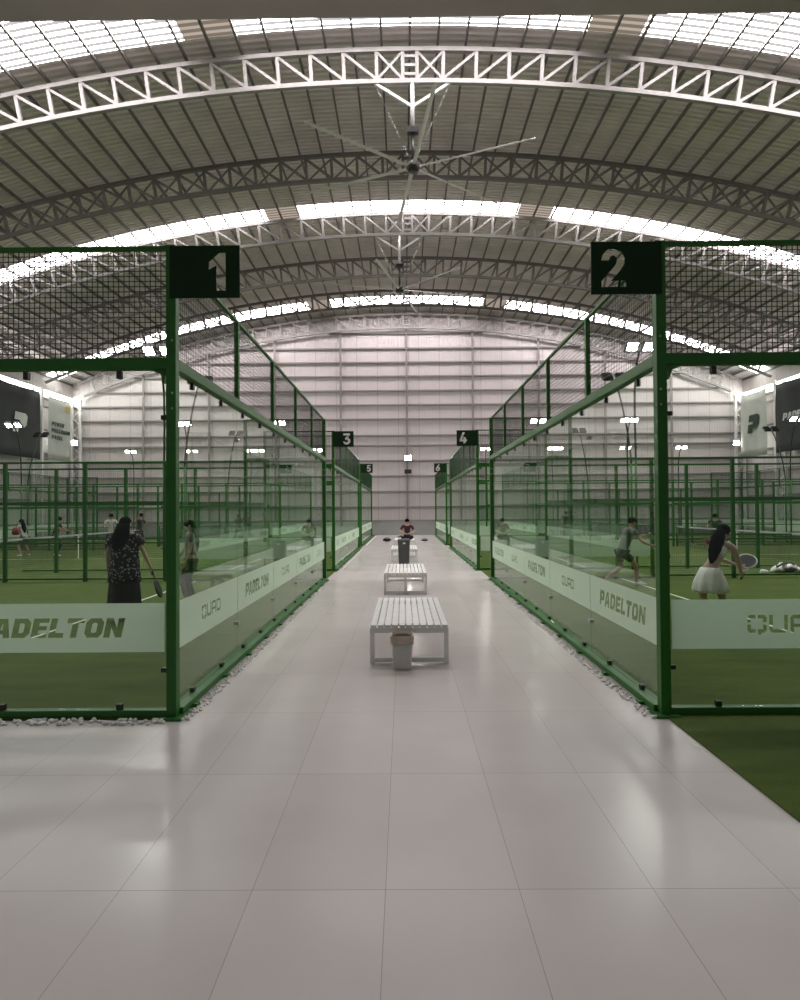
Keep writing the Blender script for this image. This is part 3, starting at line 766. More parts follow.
banner(1, 37.8, 40.7, 5.0, 9.15, M['banlight'], 'pale banner with dark green letter logo on the right side wall', [('logo', LOGO(1.15), .0, 2.1, M['inkdark'])])

# ------------------------------------------------------------------ benches, bins
def make_bench():
    root = empty('slatted_bench'); w, L, h = .89, 2.15, .44
    ns = 11; pitch = w/ns
    for i in range(ns):
        x = -w/2+pitch*(i+.5)
        o = MB().box(x-pitch*.39, x+pitch*.39, 0.0, L, h-.03, h).build('slat', M['bench'], root)
    for y in (.03, L-.03):
        MB().box(-w/2, w/2, y-.03, y+.03, h-.09, h-.032).box(-w/2+.05, w/2-.05, y-.025, y+.025, .02, .07).build('end_rail', M['white'], root)
        for x in (-w/2+.025, 0, w/2-.025): MB().box(x-.025, x+.025, y-.025, y+.025, 0, h-.09).build('leg', M['white'], root)
    for x in (-w/2+.02, w/2-.02): MB().box(x-.02, x+.02, .06, L-.06, h-.08, h-.032).build('side_rail', M['white'], root)
    return root
b0 = make_bench()
BL = ['white slatted bench nearest, with the pale bin before it', 'second white slatted bench along the aisle, empty', 'third white slatted bench, behind the dark grey bin', 'farthest white slatted bench, with a person seated on it']
BP = [(409.5, 664), (405.5, 594.5), (404.3, 562.5), (404.5, 550.5)]
benchpos = []
for i, (px, py) in enumerate(BP):
    b = b0 if i == 0 else copy_tree(b0)
    g = ground(px, py); b.location = g; benchpos.append(g); tag(b, BL[i], 'bench', 'white slatted benches down the aisle')
def rbox(w, d, z, n=4, r=.25):   # rounded rectangle ring
    out = []
    for cx, cy, a0 in ((1, 1, 0), (-1, 1, 90), (-1, -1, 180), (1, -1, 270)):
        for k in range(n+1):
            a = math.radians(a0+90*k/n); rr = r*min(w, d)/2
            out.append(((cx*(w/2-rr))+rr*math.cos(a), (cy*(d/2-rr))+rr*math.sin(a), z))
    return out
g = ground(402.3, 669)
bn = empty('waste_bin', (g.x, g.y+.05, 0))
MB().rings([rbox(.19, .19, 0), rbox(.20, .20, .02), rbox(.235, .235, .33), rbox(.22, .22, .33), rbox(.18, .18, .03)], cap=True).build('bucket', M['bin_white'], bn, True)
MB().rings([rbox(.25, .25, .28), rbox(.262, .262, .36), rbox(.258, .258, .372), rbox(.225, .225, .37), rbox(.215, .215, .30)], cap=False).build('liner', M['bin_liner'], bn, True)
MB().rings([rbox(.20, .20, .345), rbox(.21, .2, .375), rbox(.12, .16, .395)]).build('crumpled_rubbish', M['kraft'], bn)
tag(bn, 'small pale waste bin with tan liner in front of nearest bench', 'bin')
g = ground(404, 563.5)
bn = empty('waste_bin', (g.x, g.y-.35, 0)); 
MB().rings([rbox(.31, .31, 0, r=.2), rbox(.33, .33, .02, r=.2), rbox(.385, .385, .74, r=.2)]).build('bucket', M['bin_grey'], bn, False)
MB().rings([rbox(.40, .40, .74, r=.2), rbox(.40, .40, .78, r=.2), rbox(.34, .34, .82, r=.2)]).build('lid', M['bin_grey'], bn, False)
MB().box(-.03, .05, -.205, -.19, .66, .71).build('sticker', M['white'], bn)
tag(bn, 'tall dark grey waste bin standing before the third bench', 'bin')
# shapeless things on the floor near the end wall
g = ground(387, 541.5)
o = empty('sports_bag', g)
MB().ell((0, 0, .09), (.24, .14, .09), 14, 8).ell((-.1, -.05, .12), (.1, .1, .07), 10, 6).build('bag_body', M['cloth_black'], o, True); MB().tube([(-.15, 0, .15), (-.05, 0, .22), (.08, 0, .22), (.15, 0, .15)], .012, 6).build('strap', M['cloth_black'], o, True)
tag(o, 'black bag lying on the far aisle floor, left of the seated person', 'bag')
g = ground(424.5, 541)
o = empty('sports_bag', g)
MB().ell((0, 0, .06), (.2, .13, .06), 14, 8).ell((.06, -.02, .09), (.1, .08, .05), 10, 6).build('bag_body', M['cloth_grey'], o, True); MB().tube([(-.12, 0, .1), (0, 0, .15), (.12, 0, .1)], .01, 6).build('strap', M['cloth_grey'], o, True)
tag(o, 'low grey bag on the far aisle floor, right of the bench', 'bag')

# ------------------------------------------------------------------ pebbles along the court bases
def pebble_mesh(i, sub=2):
    bm = bmesh.new(); bmesh.ops.create_icosphere(bm, subdivisions=sub, radius=1)
    rnd = random.Random(i); ax = [rnd.uniform(.7, 1.25), rnd.uniform(.6, 1.0), rnd.uniform(.5, .75)]
    for v in bm.verts:
        n = 1+.12*math.sin(v.co.x*3+i)+.1*math.cos(v.co.y*4+i*2)
        v.co = Vector((v.co.x*ax[0]*n, v.co.y*ax[1]*n, v.co.z*ax[2]*n))
    me = bpy.data.meshes.new('pebble'); bm.to_mesh(me); bm.free(); me.materials.append(M['pebble'])
    me.polygons.foreach_set('use_smooth', [True]*len(me.polygons)); return me
PM = [pebble_mesh(i) for i in range(6)]
spots = []
for k in range(160):
    spots.append((random.uniform(-4.3, XL-.02), CY[0]-.02-random.random()**1.3*.12))
y = CY[0]-.02
while y < CY[2]+CL:
    for side in (0, 1):
        for _ in range(3):
            d = .07+random.random()**1.2*.09
            x = (XL+d) if side == 0 else (XR-d)
            spots.append((x, y+random.uniform(-.03, .03)))
    y += .05
spots = [s for s in spots if not any(CY[i]+CL+.05 < s[1] < CY[i+1]-.05 for i in (0, 1))]
spots.sort(key=lambda s: s[1])
peb = None
for k, (x, y) in enumerate(spots[:300]):
    r = random.uniform(.014, .026) if y < CY[0] else random.uniform(.010, .018)
    o = link('pebble', PM[k % 6]); o.location = (x, y, r*.5); o.scale = (r, r, r); o.rotation_euler = (random.uniform(-.4, .4), random.uniform(-.4, .4), random.uniform(0, 6))
    tag(o, 'white rounded pebble in the strip along the court base', 'pebble', 'white pebbles along the court bases')
bm = bmesh.new()
base = bmesh.new(); bmesh.ops.create_icosphere(base, subdivisions=1, radius=1); bv = [v.co.copy() for v in base.verts]; bf = [[v.index for v in f.verts] for f in base.faces]; base.free()
gv = []; gf = []
for x, y in spots[300:]:
    r = random.uniform(.010, .018); a = random.uniform(0, 6); o = len(gv); sx, sy, sz = r*random.uniform(.8, 1.25), r, r*.65
    for c in bv:
        gv.append((x+c.x*sx*math.cos(a)-c.y*sy*math.sin(a), y+c.x*sx*math.sin(a)+c.y*sy*math.cos(a), r*.5+c.z*sz))
    for f in bf: gf.append([i+o for i in f])
mb = MB(); mb.v = gv; mb.f = gf; mb.m = [0]*len(gf)
tag(mb.build('gravel_strip', M['pebble'], None, True), 'white gravel strip running on along the aisle edges', 'gravel', kind='stuff')

# ------------------------------------------------------------------ people
def skin_obj(name, verts, edges, mats, parent, sub=2, root=0, smooth=True, link_it=True):
    """verts: [(co, radius)] -> one smooth continuous mesh grown over the joints"""
    me = bpy.data.meshes.new(name); me.from_pydata([tuple(v[0]) for v in verts], edges, [])
    ob = bpy.data.objects.new(name, me); COL.objects.link(ob)
    md = ob.modifiers.new('skin', 'SKIN'); md.use_smooth_shade = True
    for i, v in enumerate(verts):
        sv = me.skin_vertices[0].data[i]; r = v[1]; sv.radius = r if isinstance(r, tuple) else (r, r); sv.use_root = (i == root)
    if sub:
        sd = ob.modifiers.new('sub', 'SUBSURF'); sd.levels = sub; sd.render_levels = sub
    dg = bpy.context.evaluated_depsgraph_get()
    out = bpy.data.meshes.new_from_object(ob.evaluated_get(dg)); out.name = name
    bpy.data.objects.remove(ob)
    out.materials.clear()
    for m in (mats if isinstance(mats, (list, tuple)) else [mats]): out.materials.append(m)
    out.polygons.foreach_set('use_smooth', [True]*len(out.polygons))
    return link(name, out, parent) if link_it else out

def stance(h=1.65, lean=0.0, side=0.0, crouch=0.0, feet=.14, stride=0.0, arms=None, female=False):
    """joint positions in metres; facing +Y; x to the person's right"""
    J = {}
    leg = .50*h
    dz = crouch*h
    hip = Vector((0, 0, .53*h-dz)); J['pelvis'] = hip
    up = Vector((side, lean, 1)).normalized()
    J['waist'] = hip+up*.09*h; J['chest'] = hip+up*.21*h; J['neck'] = hip+up*.315*h
    hd = (up*.75+Vector((0, .12, .45))).normalized()
    J['head'] = J['neck']+hd*.085*h; J['crown'] = J['neck']+hd*.135*h
    rt = Vector((1, 0, -side*.9)).normalized(); sw = .098*h if female else .115*h
    sp = hip+up*.285*h
    J['shR'] = sp+rt*sw; J['shL'] = sp-rt*sw
    for s, k in ((1, 'R'), (-1, 'L')):
        J['hip'+k] = hip+Vector((s*.052*h, 0, -.02*h))
        ft = Vector((s*feet, stride*s, .045*h)); J['ank'+k] = ft
        mid = (J['hip'+k]+ft)/2; d = (ft-J['hip'+k]).length; bend = math.sqrt(max(0, (.245*h)**2-(d/2)**2))
        J['knee'+k] = mid+Vector((s*.02, bend, .01*h))
        J['toe'+k] = ft+Vector((s*.03, .11*h, -.027*h)); J['heel'+k] = ft+Vector((0, -.02*h, -.027*h))
        a = (arms or {}).get(k)
        if a: J['el'+k], J['wr'+k] = J['sh'+k]+Vector(a[0])*h, J['sh'+k]+(Vector(a[0])+Vector(a[1]))*h
        else: J['el'+k], J['wr'+k] = J['sh'+k]+Vector((s*.03, -.01, -.17))*h, J['sh'+k]+Vector((s*.045, .03, -.315))*h
    return J
def build_person(label, loc, rz, J, h, skin, top, bottom, hair='short', female=False, cat='person', detail=True, sleeve=.55, dress=None, leg_cover=1.0, shoe='shoe', mask=False, group=None, shirt=True):
    root = empty('person', loc, rz)
    k = h/1.65
    V = []; E = []; ix = {}
    def v(nm, co, r): V.append((Vector(co), r*k)); ix[nm] = len(V)-1; return len(V)-1
    cov = shirt and bottom is not None
    v('pelvis', J['pelvis'], .08 if cov else .105); v('waist', J['waist'], .085 if cov else .088); v('chest', J['chest'], .1 if female else .108)
    nb = J['neck']*.75+J['chest']*.25
    v('upper', nb, .075); v('neck', J['neck'], .045)
    jaw = J['neck']*.45+J['head']*.55
    v('jaw', jaw, .062); v('head', J['head'], .082); v('crown', J['crown']*.75+J['head']*.25, .062)
    E += [(0, 1), (1, 2), (2, 3), (3, 4), (4, 5), (5, 6), (6, 7)]
    for s, q in ((1, 'R'), (-1, 'L')):
        a = v('sh'+q, J['sh'+q], .05); b = v('um'+q, (J['sh'+q]+J['el'+q])/2, .043); c = v('el'+q, J['el'+q], .035)
        d = v('fm'+q, J['el'+q]*.6+J['wr'+q]*.4, .034); e = v('wr'+q, J['wr'+q], .023)
        E += [(ix['upper'], a), (a, b), (b, c), (c, d), (d, e)]
        fd = (J['wr'+q]-J['el'+q]).normalized()
        pm_ = v('pm'+q, J['wr'+q]+fd*.045*k, .030); E.append((e, pm_))
        hp = v('hip'+q, J['hip'+q], .068 if cov else .085); t = v('th'+q, (J['hip'+q]+J['knee'+q])/2, .07); kn = v('kn'+q, J['knee'+q], .052)
        cf = v('cf'+q, J['knee'+q]*.65+J['ank'+q]*.35, .052); an = v('an'+q, J['ank'+q], .034)
        to = v('to'+q, J['toe'+q], .026); E += [(0, hp), (hp, t), (t, kn), (kn, cf), (cf, an), (an, to)]
    me = skin_obj('body', V, E, [skin, M['eye'], M['lip']], None, 2 if detail else 1, 0, link_it=False)
    # face and fingers share the body's mesh
    ex = MB()
    hdir = (J['crown']-J['neck']).normalized(); fw = Vector((0, 1, 0)); fw = (fw-hdir*fw.dot(hdir)).normalized(); rt = fw.cross(hdir)
    H0 = J['head']
    RM = Matrix((rt, fw, hdir)).transposed()
    if detail:
        ex.ell(H0+fw*.088*k-hdir*.012*k, (.012*k, .022*k, .022*k), 8, 6, RM)
        for s in (-1, 1): ex.ell(H0+rt*s*.082*k-hdir*.01*k, (.012*k, .022*k, .032*k), 8, 6, RM)
        ex.mi = 1
        for s in (-1, 1): ex.ell(H0+rt*s*.032*k+fw*.078*k+hdir*.015*k, (.012*k, .008*k, .007*k), 8, 5, RM)
        ex.mi = 2; ex.ell(H0+fw*.074*k-hdir*.05*k, (.024*k, .01*k, .008*k), 8, 5, RM); ex.mi = 0
        for s, q in ((1, 'R'), (-1, 'L')):
            w = J['wr'+q]; fd = (w-J['el'+q]).normalized(); sd = Vector((0, 1, 0)); sd = (sd-fd*sd.dot(fd))
            if sd.length < .1: sd = Vector((1, 0, 0))-fd*fd.x
            sd.normalize(); nn = fd.cross(sd)*s
            for i, ln in enumerate((.068, .078, .072, .056)):
                b = w+fd*.065*k+sd*(.026-.0175*i)*k
                m1 = b+fd*ln*.45*k-nn*.008*k; m2 = m1+fd*ln*.3*k-nn*.016*k; m3 = m2+fd*ln*.15*k-nn*.02*k
                ex.tube([b-fd*.02*k, b, m1, m2, m3], [.009*k, .0095*k, .0088*k, .008*k, .005*k], 6)
            b = w+fd*.03*k+sd*.022*k
            ex.tube([b, b+sd*.022*k+fd*.02*k-nn*.006*k, b+sd*.03*k+fd*.048*k-nn*.014*k], [.012*k, .0105*k, .007*k], 6)
    if ex.v:
        em = ex.mesh('extra', [skin, M['eye'], M['lip']], True)
        bm = bmesh.new(); bm.from_mesh(me); bm.from_mesh(em); bm.to_mesh(me); bm.free()
        me.polygons.foreach_set('use_smooth', [True]*len(me.polygons))
    link('body', me, root)
    # hair
    hb = MB()
    hb.ell(H0-fw*.012*k+hdir*.028*k, (.092*k, .098*k, .085*k), 16, 10, RM)
    if hair == 'long':
        rr = []
        back = -fw
        for t, w, dp in ((0, .09, .075), (.1, .108, .08), (.2, .135, .075), (.32, .13, .065), (.42, .10, .05), (.5, .04, .02)):
            down = (J['chest']-J['neck']).normalized() if t > .12 else -hdir
            c = H0-hdir*min(t, .12)*k+back*(.05+.055*min(1, t/.15))*k+(J['chest']-J['neck']).normalized()*max(0, t-.12)*k
            c = c-rt*max(0, t-.1)*.12*k
            rr.append([c+rt*w*k*math.cos(2*PI*i/28)*(1+.06*math.sin(i*2.2+t*9))+back*dp*k*math.sin(2*PI*i/28)*(1+.08*math.sin(i*2.2+t*9)) for i in range(28)])
        hb.rings(rr)
    elif hair == 'pony':
        rr = []
        for t, w in ((0, .035), (.05, .06), (.12, .078), (.2, .085), (.3, .078), (.4, .05), (.46, .015)):
            c = H0-fw*(.085+.05*math.sin(min(1, t/.25)*PI/2))*k+hdir*.03*k+(J['chest']-J['neck']).normalized()*t*k+Vector((-.02, 0, -t*.25))*k
            rr.append([c+rt*w*k*math.cos(2*PI*i/24)*(1+.1*math.sin(i*2.1+t*12))+fw*w*.6*k*math.sin(2*PI*i/24)*(1+.1*math.sin(i*2.1+t*12)) for i in range(24)])
        hb.rings(rr)
    hb.build('hair', M['hair'], root, True)
    if mask:
        mk = MB(); mk.ell(H0+fw*.045*k-hdir*.035*k, (.058*k, .048*k, .04*k), 12, 8, RM); mk.build('face_mask', M['mask'], root, True)
    # clothes grown over the same joints, a little wider
    if shirt:
        V2 = []; E2 = []
        def w(co, r): V2.append((Vector(co), r*k)); return len(V2)-1
        a = w(J['pelvis']-(J['waist']-J['pelvis']).normalized()*.12*k, .132); b = w(J['waist'], .108 if female else .118); c = w(J['chest'], .116 if female else .128); d = w(J['neck']*.6+J['chest']*.4, .09)
        E2 += [(a, b), (b, c), (c, d)]
        for q in 'RL':
            s0 = w(J['sh'+q], .062); s1 = w(J['sh'+q]*(1-sleeve*.6)+J['el'+q]*sleeve*.6, .058); s2 = w(J['sh'+q]*(1-sleeve)+J['el'+q]*sleeve, .055)
            E2 += [(d, s0), (s0, s1), (s1, s2)]
        skin_obj('shirt', V2, E2, top, root, 2 if detail else 1)
    if bottom is not None and dress is None:
        V2 = []; E2 = []
        a = w2 = None
        def w(co, r): V2.append((Vector(co), r*k)); return len(V2)-1
        a = w(J['pelvis'], .112)
        for q in 'RL':
            h0 = w(J['hip'+q]-Vector((0, 0, .03)), .092); h1 = w((J['hip'+q]+J['knee'+q])/2, .086); E2 += [(a, h0), (h0, h1)]
            h2 = w(J['knee'+q]*min(1, leg_cover*1.9-.05 if leg_cover < .5 else 1)+J['hip'+q]*(1-min(1, leg_cover*1.9-.05 if leg_cover < .5 else 1)), .076); E2.append((h1, h2))
            if leg_cover > .6:
                h3 = w(J['ank'+q]*.9+J['knee'+q]*.1, .058); E2.append((h2, h3))
        skin_obj('trousers' if leg_cover > .6 else 'shorts', V2, E2, bottom, root, 2 if detail else 1)
    if dress is not None:
        for nm, rings, mt in dress:
            mb = MB(); rr = []
            for (c, rx, ry, wave) in rings:
                c = Vector(c); rr.append([c+Vector((rx*math.cos(2*PI*i/36)*(1+wave*math.sin(i*2*PI/36*9)), ry*math.sin(2*PI*i/36)*(1+wave*math.sin(i*2*PI/36*9)), 0)) for i in range(36)])
            mb.rings(rr).build(nm, mt, root, True)
    for q in 'RL':
        sh = MB(); a, t = J['heel'+q], J['toe'+q]; d = (t-a).normalized(); sd = Vector((-d.y, d.x, 0)).normalized()
        rr = []
        for f, w_, hh in ((-.02, .02, .03), (.0, .036, .06), (.3, .04, .07), (.6, .045, .055), (.9, .042, .035), (1.1, .025, .022)):
            c = a+(t-a)*f; z0 = .002+min(a.z, t.z)-.018*h
            rr.append([Vector((c.x, c.y, 0))+sd*w_*k*x+Vector((0, 0, z0+hh*k*zz)) for x, zz in ((-1, 0), (-1, .5), (-.6, 1), (.6, 1), (1, .5), (1, 0))])
        sh.rings(rr).build('shoe', M[shoe], root, True)
    tag(root, label, cat, group)
    return root
def racket(label, hand, direction, normal, face, frame='black'):
    """padel racket: grip at the hand, head along direction"""
    root = empty('padel_racket', hand)
    d = Vector(direction).normalized(); n = Vector(normal); n = (n-d*n.dot(d)).normalized(); s = d.cross(n)
    def P(a, b, c=0): return d*a+s*b+n*c
    MB().tube([P(-.06, 0), P(.08, 0)], .016, 10).build('grip', M['black'], root, True)
    for sg in (-1, 1): MB().tube([P(.08, 0), P(.13, sg*.02), P(.19, sg*.055)], [.013, .011, .011], 8).build('throat', M[frame], root, True)
    out = []
    for i in range(28):
        a = 2*PI*i/28; out.append((.315+.135*math.cos(a), .112*math.sin(a)*(1-.12*math.cos(a+PI))))
    MB().rings([[P(x, y, -.017) for x, y in out], [P(x, y, .017) for x, y in out]]).build('face', M[face], root)
    ring = [P(.315+(x-.315)*1.03, y*1.03) for x, y in out]
    MB().tube(ring+[ring[0], ring[1]], .02, 6, False).build('frame', M[frame], root, True)
    ho = MB()
    for a in range(-3, 4):
        for b in range(-2, 3):
            if (a/3.6)**2+(b/2.7)**2 < 1: ho.tube([P(.315+a*.03, b*.03, -.0185), P(.315+a*.03, b*.03, .0185)], .005, 6)
    ho.build('hole', M['black'], root)
    return tag(root, label, 'racket')

# woman in the near left court, back to the viewer
h = 1.66; Y = 9.8
p = at(124.5, 560, Y)
J = stance(h, .03, 0, .0, .10, 0, {'R': ((.085, .01, -.16), (.055, .02, -.14)), 'L': ((-.08, .0, -.165), (-.0, .015, -.15))}, True)
pz, px_ = J['pelvis'], 0
dress = [('floral_top', [((0, 0, .365*h), .255, .19, .04), ((0, 0, .44*h), .25, .185, .03), ((0, 0, .54*h), .24, .175, .02), ((0, .005, .64*h), .225, .155, .01), ((0, .01, .73*h), .22, .145, 0), ((0, .012, .785*h), .21, .125, 0), ((0, .015, .83*h), .14, .09, 0), ((0, .016, .86*h), .07, .06, 0)], M['floral']),
         ('long_skirt', [((0, 0, .16*h), .262, .20, .04), ((0, 0, .28*h), .252, .19, .03), ((0, 0, .40*h), .23, .16, .02), ((0, 0, .50*h), .18, .14, 0)], M['cloth_black'])]
w1 = build_person('woman with long black hair in dark floral top, back turned, holding a racket', (p.x, Y, .012), math.radians(-4), J, h, M['skin'], None, None, 'long', True, dress=dress, shirt=False)
sl = []
for q in 'RL':
    a, b = J['sh'+q], J['sh'+q].lerp(J['el'+q], .62)
    MB().tube([a+Vector((0, 0, .03)), a.lerp(b, .5), b], [.06, .09, .10], 14).build('sleeve', M['floral'], w1, True)
R4 = Matrix.Translation((p.x, Y, .012)) @ Matrix.Rotation(math.radians(-4), 4, 'Z')
fd = (J['wrR']-J['elR']).normalized()
racket('dark padel racket hanging from the woman in the floral top', R4 @ (J['wrR']+fd*.07), (.36, -.05, -1), (1, .15, .32), 'cloth_dark')

# person behind the side glass of the near left court
h = 1.58; Y = 11.4; p = at(191, 560, Y)
J = stance(h, .04, 0, .0, .1, .05, {'R': ((.05, .03, -.165), (.04, .09, -.12)), 'L': ((-.04, .02, -.165), (-.01, .06, -.14))}, True)
build_person('masked person in grey tee standing behind the left side glass', (p.x, Y, .012), math.radians(118), J, h, M['skin'], M['cloth_grey'], M['cloth_black'], 'pony', True, mask=True)

# girl in white in the near right court, leaning over her racket
h = 1.68; Y = 8.5; p = at(710, 590, Y)
J = stance(h, .62, .24, .045, .12, 0, {'R': ((.03, .10, -.145), (.0, .12, -.09)), 'L': ((.04, .10, -.14), (.14, .10, -.06))}, True)
hp = J['pelvis']; up = (J['chest']-J['pelvis']).normalized()
dress = [('white_skirt', [(hp+Vector((0, -.02, -.25)), .20, .185, .13), (hp+Vector((0, -.02, -.21)), .222, .20, .10), (hp+Vector((0, -.01, -.10)), .205, .18, .05), (hp+Vector((0, .005, -.0)), .165, .14, .02), (hp+Vector((.005, .03, .09)), .125, .108, 0)], M['cloth_white'])]
gi = build_person('woman in white skirt and crop top leaning forward with a racket', (p.x, Y, .012), math.radians(-36), J, h, M['skin'], None, None, 'pony', True, dress=dress, shirt=False)
V2 = [(J['waist']*.55+J['chest']*.45, .112), (J['chest'], .128), (J['chest']*.6+J['neck']*.4, .128), (J['neck']*.65+J['chest']*.35, .085)]
skin_obj('crop_top', V2, [(0, 1), (1, 2), (2, 3)], M['cloth_white'], gi, 2)
for q in 'RL': MB().tube([J['chest']+up*.06+(J['sh'+q]-J['chest'])*.4, J['sh'+q]*.6+J['neck']*.4+up*.05], .02, 8).build('shoulder_strap', M['cloth_white'], gi, True)
R4 = Matrix.Translation((p.x, Y, .012)) @ Matrix.Rotation(math.radians(-36), 4, 'Z')
hand = R4 @ (J['wrR']+(J['wrR']-J['elR']).normalized()*.075)
racket('pale padel racket held by the woman in the white skirt', hand, (.5, .5, .55), (-.4, -.8, .5), 'cloth_grey', 'white')

# man lunging to the right in the near right court
h = 1.74; Y = 13.9; p = at(622, 560, Y)
J = stance(h, .42, 0, .09, .12, 0, {'R': ((.05, .08, -.14), (.02, .13, -.05)), 'L': ((-.02, .12, -.09), (.02, .16, .02))})
J['ankR'] = Vector((.08, .30, .078)); J['kneeR'] = Vector((.1, .27, .47)); J['toeR'] = J['ankR']+Vector((.02, .19, -.047)); J['heelR'] = J['ankR']+Vector((0, -.035, -.047))
J['ankL'] = Vector((-.1, -.40, .078)); J['kneeL'] = Vector((-.1, .02, .40)); J['toeL'] = J['ankL']+Vector((-.02, .19, -.047)); J['heelL'] = J['ankL']+Vector((0, -.035, -.047))
mn = build_person('man in grey shirt lunging right with one arm stretched out', (p.x, Y, .012), math.radians(-82), J, h, M['skin_tan'], M['cloth_grey'], M['cloth_black'], 'short', leg_cover=.42, sleeve=.6)
R4 = Matrix.Translation((p.x, Y, .012)) @ Matrix.Rotation(math.radians(-82), 4, 'Z')
racket('dark padel racket in the hand of the lunging man', R4 @ (J['wrR']+(J['wrR']-J['elR']).normalized()*.075), (.6, .2, -.5), (0, -1, .3), 'cloth_dark')

# seated person on the last bench, facing the viewer
h = 1.76; bp = benchpos[3]
J = stance(h, .2, 0, 0, .14, 0)
dz = .53*h-.55
for q in list(J): J[q] = J[q]-Vector((0, 0, dz))
J['kneeR'] = Vector((.16, .42, .54)); J['ankR'] = Vector((.17, .40, .08)); J['toeR'] = Vector((.18, .58, .03)); J['heelR'] = Vector((.17, .37, .03))
J['kneeL'] = Vector((-.2, .36, .60)); J['ankL'] = Vector((-.02, .52, .66)); J['kneeR'] = Vector((.17, .42, .52))
J['kneeR'], J['kneeL'] = Vector((.2, .40, .55)), Vector((-.16, .42, .53)); J['ankR'] = Vector((.2, .44, .08)); J['ankL'] = Vector((-.16, .46, .08))
for s, q in ((1, 'R'), (-1, 'L')):
    J['hip'+q] = Vector((s*.09, 0, .53)); J['toe'+q] = J['ank'+q]+Vector((s*.04, .18, -.05)); J['heel'+q] = J['ank'+q]+Vector((0, -.03, -.05))
    J['el'+q] = J['sh'+q]+Vector((s*.10, .10, -.24)); J['wr'+q] = Vector((s*.05, .40, .72))
J['kneeL'] = Vector((-.22, .36, .57)); J['ankL'] = Vector((.22, .46, .66)); J['toeL'] = Vector((.40, .50, .70)); J['heelL'] = Vector((.2, .47, .60))
build_person('person in dark red seated cross-legged on the farthest bench', (bp.x+.12, bp.y+.30, -.0), PI, J, h, M['skin'], M['cloth_maroon'], M['cloth_black'], 'short', leg_cover=1.0, sleeve=.75, shoe='black')

# players and bystanders in the courts farther back
def player(label, px, fy, Y, rz, h=1.68, top='cloth_black', bottom='cloth_black', lean=.2, crouch=.04, hair='short', lc=1.0, arms=None, female=False, skin='skin_tan'):
    p = at(px, fy, Y)
    J = stance(h, lean, 0, crouch, .19, .05, arms, female)
    return build_person(label, (p.x, Y, .012), rz, J, h, M[skin], M[top], M[bottom], hair, female, detail=False, leg_cover=lc, sleeve=.6)
RD = {'R': ((.05, .08, -.14), (-.02, .14, -.02)), 'L': ((-.05, .08, -.14), (.02, .14, -.02))}
UPA = {'R': ((.1, .08, .04), (.04, .06, .13)), 'L': ((-.05, .1, -.12), (.02, .12, .02))}
a = player('player in pale top with a ponytail bending forward at far left', 25, 545, 24.3, math.radians(60), 1.62, 'cloth_pale', 'cloth_grey', .45, .06, 'pony', .42, RD, True)
player('player in black with white shoes between the left fence posts', 55, 545, 24.3, math.radians(-70), 1.66, lean=.25, crouch=.05, arms=RD)
player('player in pale shirt partly hidden behind the floral woman', 111, 545, 26.0, math.radians(-150), 1.7, 'cloth_pale', 'cloth_black', .1, .02, arms=RD)
player('player in dark shirt with raised arm right of the floral woman', 139, 545, 26.3, math.radians(-100), 1.72, 'cloth_dark', 'cloth_black', .12, .02, arms=UPA, lc=.42)
player('player in grey, left one of a pair seen through left glass', 239, 535, 32.5, PI, 1.6, 'cloth_grey', 'cloth_black', .1, .03, 'long', arms=RD, female=True)
player('player in black, right one of a pair seen through left glass', 248, 535, 33.0, PI*.9, 1.72, 'cloth_black', 'cloth_black', .1, .02, arms=RD)
player('lone pale player standing far off behind the left glass', 264, 535, 32.8, PI*1.1, 1.62, 'cloth_pale', 'cloth_grey', .1, .02, arms=RD)
player('dark bystander at the far end of the left glass wall', 312, 535, 34.0, PI, 1.62, lean=.02, crouch=0)
player('second dark bystander, nearest the far left corner post', 319, 535, 33.0, PI, 1.6, 'cloth_dark', 'cloth_black', .02, 0)
player('small dark player far off behind the right glass wall', 566, 535, 32.5, PI, 1.66, 'cloth_dark', 'cloth_black', .12, .03, arms=RD)
player('player in deep green cap and shirt beyond the leaning woman', 716, 535, 24.6, PI*.8, 1.6, 'cloth_green', 'cloth_green', .3, .05, arms=RD)

p = at(16, 535, CY[1]-.09)
o = empty('drawstring_bag', p)
MB().rings([rbox(.10, .07, 0), rbox(.17, .11, .02), rbox(.18, .11, .13), rbox(.14, .08, .19), rbox(.05, .04, .22)]).build('bag_body', M['cloth_red'], o, True)
MB().tube([(0, 0, .21), (.01, .03, .3), (0, .06, .36)], .008, 6).build('cord', M['cloth_dark'], o, True)
tag(o, 'small red bag hung on the green fence at far left', 'bag')
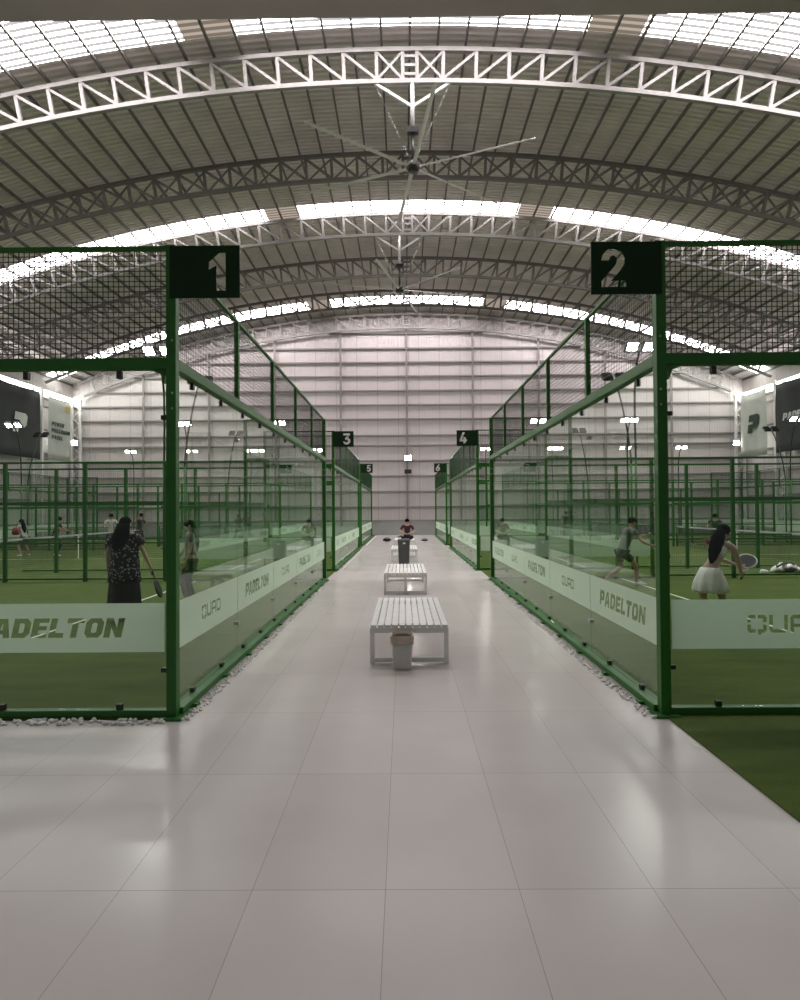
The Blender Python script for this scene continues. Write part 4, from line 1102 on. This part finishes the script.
# things dropped on the turf at the right
g = ground(786, 572.5); g.z = .012
o = empty('kit_bag', g)
rr = []
for t in range(13):
    x = -.4+.8*t/12; e = math.sin(PI*min(1, max(0, (t+.15)/12.3)))**.5; hz = (.2+.07*math.sin(t*1.7)+.05*math.cos(t*2.9))*e
    rr.append([(x, (.17+.03*math.sin(t*2.1+i))*e*math.cos(2*PI*i/18), .012+hz/2+hz/2*math.sin(2*PI*i/18)*(1+.12*math.sin(3*i+t*1.3))) for i in range(18)])
MB().rings(rr).build('bag_body', M['cloth_white'], o, True)
MB().ell((.02, -.15, .08), (.16, .05, .07), 12, 8).build('dark_pocket', M['cloth_dark'], o, True)
MB().tube([(-.3, -.08, .14), (-.15, -.13, .24), (.05, -.12, .26), (.2, -.08, .2)], .025, 8).build('strap', M['cloth_grey'], o, True)
tag(o, 'white and dark kit bag slumped on the turf at right', 'bag')
o = empty('towel', (g.x+.36, g.y-.36, .012))
tw = MB(); n = 14; fr = []
for j in range(n+1):
    for i in range(n+1):
        a, b = i/n-.5, j/n-.5
        fr.append((a*.42, b*.3, .10+.05*math.sin(a*9+b*4)+.04*math.cos(b*11)-.22*(a*a+b*b)))
bk = [(x, y, z-.02) for x, y, z in fr]; q = len(fr); fs = []
for j in range(n):
    for i in range(n):
        a = j*(n+1)+i; fs += [(a, a+1, a+n+2, a+n+1), (q+a, q+a+n+1, q+a+n+2, q+a+1)]
tw._add(fr+bk, fs); tw.build('cloth', M['cloth_pink'], o, True)
tag(o, 'pink towel crumpled against the white kit bag', 'towel')
o = empty('sport_shoe', (g.x-.6, g.y-.05, .012), .4)
MB().rings([[(x, w*s, z*t) for s, t in ((-1, 0), (-1, .5), (-.6, 1), (.6, 1), (1, .5), (1, 0))] for x, w, z in ((-.14, .03, .05), (-.1, .04, .09), (0, .04, .08), (.08, .045, .05), (.14, .025, .03))]).build('upper', M['cloth_white'], o, True)
MB().rings([[(x, w*s, t) for s, t in ((-1, 0), (-1, .02), (1, .02), (1, 0))] for x, w in ((-.145, .033), (-.1, .044), (.08, .048), (.15, .028))]).build('sole', M['shoe'], o)
tag(o, 'white shoe lying left of the kit bag on the turf', 'shoe')

# ------------------------------------------------------------------ light
wd = bpy.data.worlds.new('world'); SC.world = wd; wd.use_nodes = True
bg = wd.node_tree.nodes['Background']; bg.inputs[0].default_value = (.95, .97, 1, 1); bg.inputs[1].default_value = .11

SC.view_settings.view_transform = 'Standard'; SC.view_settings.look = 'None'; SC.view_settings.gamma = 1
SC.view_settings.exposure = 0.5
try: SC.view_settings.use_curve_mapping = False
except Exception: pass
cy = SC.cycles
cy.use_denoising = True
cy.max_bounces = 10; cy.diffuse_bounces = 5; cy.glossy_bounces = 4; cy.transmission_bounces = 4; cy.transparent_max_bounces = 96
cy.sample_clamp_indirect = 4.0; cy.caustics_reflective = False; cy.caustics_refractive = False
